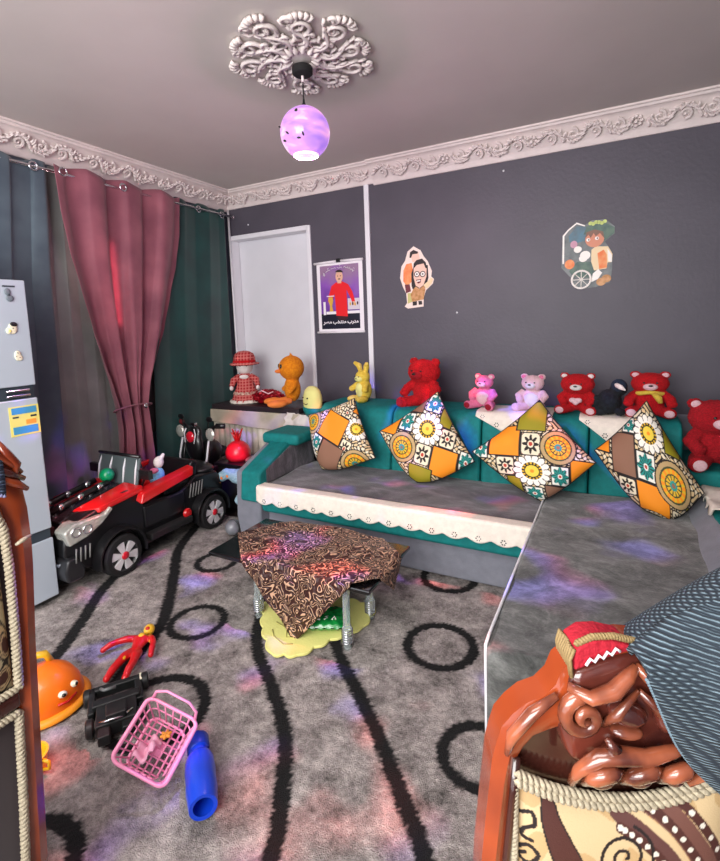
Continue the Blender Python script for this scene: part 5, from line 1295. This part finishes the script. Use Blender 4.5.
def strip(g, A, B, y0, y1):
    """solid between two matching polylines"""
    def rs(P, n):
        P = [Vector((p[0], p[1])) for p in P]; ls = [0]
        for a, b in zip(P[:-1], P[1:]): ls.append(ls[-1]+(b-a).length)
        out = []
        for i in range(n+1):
            s = ls[-1]*i/n
            for j in range(len(P)-1):
                if s <= ls[j+1]+1e-9: out.append(P[j].lerp(P[j+1], (s-ls[j])/(ls[j+1]-ls[j]))); break
        return out
    n = 72; A, B = rs(A, n), rs(B, n); vs = []
    for a, b in zip(A, B):
        m_ = a.lerp(b, .5); vs += [(a.x, y0+.012, a.y), (m_.x, y0, m_.y), (b.x, y0+.010, b.y), (b.x, y1, b.y), (a.x, y1, a.y)]
    fs = []
    for i in range(n):
        for j in range(5): fs.append((i*5+j, i*5+(j+1) % 5, (i+1)*5+(j+1) % 5, (i+1)*5+j))
    fs += [tuple(range(5)), tuple(n*5+j for j in range(5))]
    g.add(vs, fs)
g = G(); strip(g, Lo, Li, -.03, .03); fr_ = g.build('back_frame', M_wood, ch, angle=50)
g = G(); g.prism([(x*.98, z) for x, z in Li], -.004, .012, 'y'); g.build('inner_panel', M_woodd, ch, smooth=False)
# groove moulding on the stiles
for sx in (-1, 1):
    g = G(); g.tube([(sx*x, -.022, z) for x, z in [(.214, .15), (.210, .45), (.203, .61), (.19, .75), (.183, .83)]], .008, 8); g.build('moulding', M_woodd, fr_)
# carved crest
M_carv = mat('shaded_carving_varnish', S(168, 92, 62), .16, col2=S(84, 40, 30), vscale=14, coat=1)  # pinkish highlight and brown shadow of the carving blended into the colour
def carve(pts, r, m=M_carv, name='carving', flat=.8):
    g = G(); k = len(pts); g.tube(pts, [r*(.35+.65*math.sin(PI*min(.95, max(.08, i/(k-1)))) if True else r) for i in range(k)], 12, flat=flat); return g.build(name, m, fr_)
M_crest = mat('shadow_red_varnish', S(112, 52, 40), .14, col2=S(58, 28, 26), vscale=9, coat=1)  # shadow on the crest put into a darker varnish colour
g = G(); g.prism([(-.115, .885), (-.105, .95), (-.095, .985), (-.05, 1.0), (0, 1.01), (.05, 1.0), (.095, .985), (.105, .95), (.115, .885), (.10, .83), (.06, .805), (0, .80), (-.06, .805), (-.10, .83)], -.035, .02, 'y'); g.build('crest_block', M_crest, fr_, bevel=.018, bseg=4)
for sx in (-1, 1):
    sp_ = spiral((sx*.083, .918), .034, 1.6, 26, start=PI*.5, sgn=-sx)
    g = G(); g.tube([(x, -.04-.012*i/26, z) for i, (x, z) in enumerate(sp_)], [.013-.006*i/26 for i in range(27)], 10); g.build('volute', M_carv, fr_)
    carve([(sx*.105, -.035, .965), (sx*.075, -.05, .955), (sx*.04, -.05, .965), (sx*.015, -.045, .985), (0, -.04, 1.0)], .016)
    carve([(sx*.05, -.04, .90), (sx*.035, -.055, .93), (sx*.0+.0, -.05, .965)], .012)
    carve([(sx*.12, -.03, .945), (sx*.16, -.03, .915), (sx*.192, -.028, .875), (sx*.2, -.025, .84)], .013)
g = G(); g.ball((-.015, -.045, .925), (.032, .022, .02), rot=(0, .25, 0), seg=20, rings=12); g.build('carved_bud', M_crest, fr_)
g = G(); g.ball((-.018, -.05, .897), (.026, .016, .010), rot=(0, .1, 0), seg=20, rings=12); g.build('carved_bud', M_carv, fr_)
g = G(); g.ball((.05, -.045, .915), (.022, .02, .026), seg=20, rings=12); g.build('carved_bud', M_crest, fr_)
carve([(-.10, -.04, .80), (-.095, -.055, .835), (-.065, -.06, .862), (-.03, -.065, .868), (.01, -.062, .860), (.05, -.06, .868), (.09, -.05, .872)], .015)
carve([(-.05, -.045, .868), (-.045, -.07, .885), (-.055, -.06, .895)], .010)
for (x, w_) in ((-.055, .05), (.005, .048), (.06, .04)):
    carve([(x-w_*.5, -.045, .805), (x-w_*.35, -.068, .835), (x+w_*.1, -.07, .843), (x+w_*.6, -.055, .836)], .017)
    g = G(); g.ball((x, -.045, .815), (w_*.5, .02, .017), rot=(0, -.2, 0), seg=16, rings=10); g.build('carved_petal', M_crest, fr_)
carve([(.085, -.05, .80), (.11, -.06, .83), (.10, -.06, .855), (.082, -.055, .85)], .012)
# upholstered pad with painted pattern
M_fab, *_ = attr_mat('cream_swirl_fabric', rough=.7, bump=.3, bscale=350, dist=.002)
zt_ = lambda x: .742+.05*(abs(x)/.18)**2
NX, NZ = 210, 330
cols = []; vs = []
for j in range(NZ):
    for i in range(NX):
        x = -.185+.37*i/(NX-1)*1.0; z = .14+(zt_(x)-.14)*j/(NZ-1)
        a = (i/(NX-1)*2-1); b = (j/(NZ-1)*2-1)
        vs.append((x, -.008-.035*((1-a**4)*(1-b**8))**.6, z)); cols.append(fab(x+.014, z-.026))
g = G(); g.add(vs, [(j*NX+i, j*NX+i+1, (j+1)*NX+i+1, (j+1)*NX+i) for j in range(NZ-1) for i in range(NX-1)])
g.build('back_pad', M_fab, ch, cols=cols, recalc=False)
g = G()
tr_ = [(-.186, -.022, .14), (-.188, -.022, .4), (-.186, -.022, .79)]
rope(g, tr_, .007, .016); g.build('side_rope', M_rope, ch)
g = G(); rope(g, [(.186, -.022, .14), (.188, -.022, .4), (.186, -.022, .79)], .007, .016); g.build('side_rope', M_rope, ch)
for dz_, rr_ in ((0, .0085), (.014, .0075)):
    g = G(); rope(g, [(-.186+.372*i/24, -.03, zt_(-.186+.372*i/24)+dz_) for i in range(25)], rr_, .022); g.build('top_rope', M_rope, ch)
# seat, rails, legs
g = G(); g.box((0, -.26, .40), (.50, .50, .08)); g.build('seat_rail', M_wood, ch, bevel=.02)
g = G(); g.box((0, -.25, .455), (.46, .44, .07)); g.build('seat_cushion', mat('cream_swirl_seat', S(224, 198, 156), .8, col2=S(110, 66, 46), vscale=14), ch, bevel=.03, bseg=4)
for x, y in ((-.21, -.46), (.21, -.46), (-.22, .0), (.22, .0)):
    g = G(); g.tube([(x, y, .38), (x*1.04, y*1.03-.01, .22), (x*.98, y, .08), (x*1.05, y*1.04, .02)], [.03, .024, .016, .022], 10); g.build('leg', M_wood, ch)
# red and gold cloth on the crest
rc = thing('red_gold_cloth', 'folded red cloth with white zigzag and gold fringe on the right armchair crest', 'cloth', (.015, .86, .995), .487); rc.scale = (.84, .8, .9)
g = G(); g.prism([(-.104, -.012), (-.102, .03), (-.075, .046), (-.04, .046), (.0, .036), (.012, .026), (-.02, .018), (-.05, .01), (-.075, .0)], -.040, .03, 'y'); g.build('red_fold', mat('crimson_cloth', S(176, 24, 44), .8, bump=.5, bscale=100), rc, bevel=.006)
g = G(); g.tube([(-.085+.008*i, -.045, .004+.006*i*.5+(.009 if i % 2 else 0)) for i in range(9)], .003, 6); g.build('white_zigzag', M_white, rc)
M_gf = mat('gold_thread', S(150, 126, 84), .6, bump=.4, bscale=200)
for i in range(9):
    g = G(); g.tube([(-.104-.002*math.sin(i), -.036+.008*i, .03), (-.112, -.036+.008*i, .01), (-.108, -.036+.008*i, -.024)], .004, 6); g.build('gold_fringe', M_gf, rc)
g = G(); rope(g, [(-.10, -.03, .036), (-.07, -.035, .052), (-.03, -.035, .052), (.015, -.03, .038)], .006, .012); g.build('gold_braid', M_gf, rc)
# blue knitted blanket
def knit(name, c1, c2, sc_=90):
    m = bpy.data.materials.new(name); nt, N, L, P = nodes(m); P.inputs['Roughness'].default_value = .9
    tc = N.new('ShaderNodeTexCoord'); uv = tc.outputs['Object']
    wv = N.new('ShaderNodeTexWave'); wv.inputs['Scale'].default_value = sc_*.36; wv.inputs['Distortion'].default_value = 1.5; wv.bands_direction = 'DIAGONAL'; L.new(uv, wv.inputs['Vector'])
    w2 = N.new('ShaderNodeTexWave'); w2.inputs['Scale'].default_value = sc_*.5; w2.inputs['Distortion'].default_value = 2; w2.bands_direction = 'Z'; L.new(uv, w2.inputs['Vector'])
    mu = N.new('ShaderNodeMath'); mu.operation = 'MULTIPLY'; L.new(wv.outputs['Fac'], mu.inputs[0]); L.new(w2.outputs['Fac'], mu.inputs[1])
    r = N.new('ShaderNodeValToRGB'); e = r.color_ramp.elements; e[0].color = c1; e[1].color = c2; e[0].position = .05; e[1].position = .7
    L.new(mu.outputs[0], r.inputs['Fac']); L.new(r.outputs['Color'], P.inputs['Base Color'])
    b = N.new('ShaderNodeBump'); b.inputs['Strength'].default_value = 1; b.inputs['Distance'].default_value = .006; L.new(mu.outputs[0], b.inputs['Height']); L.new(b.outputs['Normal'], P.inputs['Normal'])
    return m
M_knit = knit('blue_knit', S(34, 44, 54), S(120, 140, 152), 110)
bk2 = thing('knitted_blanket', 'slate blue knitted blanket draped over the right armchair', 'blanket', (.02, .86, .7), .487)
def blank(u, v):
    X = -.014+.40*u
    topz = 1.028+.30*u*(1-.35*u); botz = 1.012-.60*u*1.6*.62-.02*math.sin(9*u)
    # v 0: hem at front, .75: top, 1: behind the crest
    if v < .75:
        t = v/.75; z = botz+(topz-botz)*t
        y = -.085-.035*math.sin(PI*t)*min(1, u*4)-.012*math.sin(26*X+10*z)*min(1, u*5)+.05*t**6
    else:
        t = (v-.75)/.25; z = topz-.06*t*t-.01; y = -.035+.10*t
    return (X+.006*math.sin(20*z), y, z-.7)
g = G(); g.grid(blank, 90, 90); g.build('knit_cloth', M_knit, bk2, solid=.010)
g = G(); rope(g, [blank(u/30*.95+.0, 0) for u in range(31)], .004, .010); g.build('ribbed_hem', mat('pale_blue_yarn', S(108, 128, 140), .9), bk2)

# ------------------------------------------------------------------ carved chair, left foreground
lc = thing('carved_chair', 'carved wood chair back with rope trimmed panels at the left edge', 'chair', (-1.16, .585, 0))
O_ = [(-.06, .02), (-.045, .31), (-.03, .6), (-.015, .86), (0, 1.06), (.0, 1.16), (-.006, 1.215), (-.02, 1.26), (-.04, 1.30), (-.07, 1.345), (-.12, 1.375), (-.2, 1.40), (-.28, 1.42)]
N_ = [(-.10, .02), (-.088, .31), (-.073, .6), (-.058, .86), (-.046, 1.06), (-.044, 1.13), (-.052, 1.19), (-.07, 1.235), (-.10, 1.26), (-.14, 1.275), (-.18, 1.285), (-.23, 1.29), (-.28, 1.29)]
YC = -.30
def mir(P): return P+[(2*YC-y, z) for y, z in P[::-1][1:]]
def strip_x(g, A, B, x0, x1):
    h_ = G(); strip(h_, A, B, -x1, -x0); g.add([(-y, x, z) for x, y, z in h_.v], h_.f)
g = G(); strip_x(g, mir(O_[:-1]+[(YC, 1.425)]), mir(N_[:-1]+[(YC, 1.29)]), -.05, .0); lf = g.build('back_frame', M_wood, lc, angle=50)
# carving at the shoulder
def lcarve(pts, r, m=M_wood):
    g = G(); k = len(pts); g.tube([(.012+p[2] if len(p) > 2 else .012, p[0], p[1]) for p in pts], [r*(.4+.6*math.sin(PI*min(.95, max(.08, i/(k-1))))) for i in range(k)], 10, flat=.8); return g.build('carving', m, lf)
lcarve([(-.055, 1.33), (-.04, 1.30), (-.025, 1.275), (-.03, 1.25)], .014)
lcarve([(-.09, 1.335), (-.07, 1.31), (-.04, 1.285), (-.016, 1.255)], .012)
lcarve([(-.09, 1.30), (-.07, 1.28), (-.045, 1.262), (-.012, 1.24)], .014, M_crest)
lcarve([(-.075, 1.25), (-.055, 1.25), (-.03, 1.235), (-.008, 1.215)], .013)
lcarve([(-.16, 1.34), (-.12, 1.33), (-.09, 1.30), (-.085, 1.27)], .016, M_crest)
lcarve([(-.044, 1.10), (-.03, 1.105), (-.012, 1.11)], .006, M_rope)
# panels behind and trims
g = G(); g.prism([(y, z) for y, z in mir(N_[:-1]+[(YC, 1.29)])], -.035, -.02, 'x'); g.build('dark_panel', mat('dark_brown_velvet', S(46, 34, 38), .6, sheen=.3), lc, smooth=False)
def lfab(y, z):
    a, b = (y+.3)*1.0, z-1.0
    s1 = math.sin(a*46+3.2*math.sin(b*19))*math.sin(b*34+2.6*math.sin(a*27))
    if abs(s1) < .13: return FK
    if s1 > .62: return FB
    if abs(s1-.4) < .05: return FK
    return FC if s1 > 0 else S(200, 188, 150)
NY, NZ = 160, 150; vs = []; cols = []
for j in range(NZ):
    for i in range(NY):
        b = j/(NZ-1); z = .775+.46*b; half = (-YC-.068)-(.0 if z < 1.1 else ((z-1.1)/.135)**2*.10); a = i/(NY-1)*2-1
        y = YC+half*a; vs.append((-.018+.03*((1-a**4)*(1-(2*b-1)**6))**.6, y, z)); cols.append(lfab(y, z))
g = G(); g.add(vs, [(j*NY+i, (j+1)*NY+i, (j+1)*NY+i+1, j*NY+i+1) for j in range(NZ-1) for i in range(NY-1)])
g.build('upper_pad', M_fab, lc, cols=cols)
def yz(P): return [(.0, y, z) for y, z in P]
g = G(); rope(g, yz([(-.066, .775), (-.060, .9), (-.056, 1.05), (-.058, 1.14), (-.075, 1.19), (-.12, 1.235), (-.2, 1.25)]), .009, .02); g.build('upper_rope', M_rope, lc)
g = G(); rope(g, yz([(-.066, .775), (-.3, .775), (-.53, .775)]), .008, .018); g.build('upper_rope', M_rope, lc)
g = G(); rope(g, yz([(-.072, .72), (-.085, .5), (-.10, .3), (-.11, .06)]), .009, .02); g.build('lower_rope', M_rope, lc)
g = G(); rope(g, yz([(-.072, .72), (-.3, .72), (-.53, .72)]), .008, .018); g.build('lower_rope', M_rope, lc)
g = G(); g.box((-.012, YC, .748), (.03, .47, .035)); g.build('cross_rail', M_woodd, lc, bevel=.006)
g = G(); g.box((-.30, YC, .40), (.50, .50, .09)); g.build('seat_rail', M_wood, lc, bevel=.02)
g = G(); g.box((-.30, YC, .47), (.46, .46, .07)); g.build('seat_cushion', bpy.data.materials['cream_swirl_seat'], lc, bevel=.03, bseg=4)
for x, y in ((-.5, -.09), (-.5, -.52), (-.06, -.12), (-.06, -.50)):
    g = G(); g.tube([(x, y, .38), (x, y, .2), (x, y, .02)], [.028, .02, .018], 10); g.build('leg', M_wood, lc)
bc = thing('blue_knit_scarf', 'dark blue knitted piece hanging over the left chair top', 'scarf', (-1.16, .33, 1.42))
g = G()
def scf(u, v):
    y = -.26+.46*u; t = v*2-1; zt2 = -.0+.012-.16*max(0, u-.35)**1.6
    return (.045*math.sin(t*1.9)*1.0-.025, y, zt2-.11*abs(t)**1.7*(1+.25*math.sin(7*u))+.012*math.sin(12*u))
g.grid(scf, 50, 30); g.build('knit_cloth', knit('navy_knit', S(40, 52, 76), S(110, 130, 160)), bc, solid=.012)
g = G(); rope(g, [scf(u/20, 1.0) for u in range(21)], .006, .014); g.build('fringe_edge', mat('lilac_yarn', S(150, 150, 190), .9), bc)

# ------------------------------------------------------------------ light
w = bpy.data.worlds.new('world'); sc.world = w; w.use_nodes = True
w.node_tree.nodes['Background'].inputs[0].default_value = (.93, .95, 1, 1)
w.node_tree.nodes['Background'].inputs[1].default_value = 1.5
def area(name, loc, target, size, power, col=(1, 1, 1)):
    l = bpy.data.lights.new(name, 'AREA'); l.shape = 'RECTANGLE'; l.size, l.size_y = size; l.energy = power; l.color = col
    o = bpy.data.objects.new(name, l); COL.objects.link(o); o.location = loc
    o.rotation_euler = (Vector(target)-Vector(loc)).to_track_quat('-Z', 'Y').to_euler(); return o
area('daylight_window', (-.9, -1.5, 1.9), (-1.6, 3, 1.0), (2.4, 1.5), 80, (1, .98, .95))
area('ceiling_bounce', (-1.2, .1, 2.8), (-1.2, 1.7, 0), (1.6, 1.0), 26, (1, .97, .95))
l = bpy.data.lights.new('globe_glow', 'POINT'); l.energy = 11; l.color = (1, .5, .82); l.shadow_soft_size = .03
o = bpy.data.objects.new('globe_glow', l); COL.objects.link(o); o.location = (-1.43, 2.2, 2.385)
# coloured patches the patterned globe throws around the room
l = bpy.data.lights.new('globe_pattern', 'SPOT'); l.spot_size = 2.0; l.spot_blend = .3; l.energy = 210; l.shadow_soft_size = .01; l.use_nodes = True
nt = l.node_tree; N = nt.nodes; L = nt.links; em = [n for n in N if n.type == 'EMISSION'][0]
tc = N.new('ShaderNodeTexCoord'); v = N.new('ShaderNodeTexNoise'); v.inputs['Scale'].default_value = 8.5; v.inputs['Detail'].default_value = 1.5
L.new(tc.outputs['Normal'], v.inputs['Vector'])
r = N.new('ShaderNodeValToRGB'); e = r.color_ramp.elements
e[0].position = .55; e[0].color = (0, 0, 0, 1); e[1].position = .68; e[1].color = (1, 1, 1, 1)
L.new(v.outputs['Fac'], r.inputs['Fac'])
v2 = N.new('ShaderNodeTexNoise'); v2.inputs['Scale'].default_value = 6; v2.inputs['Detail'].default_value = 0
L.new(tc.outputs['Normal'], v2.inputs['Vector'])
r2 = N.new('ShaderNodeValToRGB'); e = r2.color_ramp.elements
e[0].position = .4; e[0].color = (.12, .1, 1, 1); e[1].position = .62; e[1].color = (1, .12, .12, 1)
x = e.new(.5); x.color = (.4, .1, 1, 1); x = e.new(.56); x.color = (1, .1, .5, 1)
L.new(v2.outputs['Fac'], r2.inputs['Fac'])
mx = N.new('ShaderNodeMix'); mx.data_type = 'RGBA'; mx.blend_type = 'MULTIPLY'; mx.inputs['Factor'].default_value = 1
L.new(r.outputs['Color'], mx.inputs['A']); L.new(r2.outputs['Color'], mx.inputs['B']); L.new(mx.outputs['Result'], em.inputs['Color'])
o = bpy.data.objects.new('globe_pattern', l); COL.objects.link(o); o.location = (-1.43, 2.2, 2.38)
# daylight leaking between the shutters behind the rose curtain
l = bpy.data.lights.new('shutter_gap', 'AREA'); l.shape = 'RECTANGLE'; l.size = .05; l.size_y = .62; l.energy = 5; l.color = (1, .75, .72)
o = bpy.data.objects.new('shutter_gap', l); COL.objects.link(o); o.location = (-3.445, 2.50, 1.93); o.rotation_euler = (PI/2, 0, -PI/2)

# ------------------------------------------------------------------ camera
cam = bpy.data.cameras.new('camera'); co = bpy.data.objects.new('camera', cam); COL.objects.link(co); sc.camera = co
right = Vector((.88526313, .4637777, -.03492048)); up = Vector((-.02255188, .11779943, .9927813)); fwd = Vector((-.46454344, .87808515, -.11474256))
Mx = Matrix((right, up, -fwd)).transposed().to_4x4(); Mx.translation = (0, 0, 1.55); co.matrix_world = Mx
cam.sensor_fit = 'VERTICAL'; cam.sensor_height = 36; cam.lens = 486.9*36/861; cam.clip_start = .05
cam.shift_y = -(430.5-381.03)/861; cam.shift_x = 0
sc.view_settings.view_transform = 'Standard'; sc.view_settings.look = 'None'; sc.view_settings.gamma = 1; sc.view_settings.exposure = .7
sc.view_settings.use_curve_mapping = False
sc.cycles.use_denoising = True; sc.cycles.max_bounces = 8
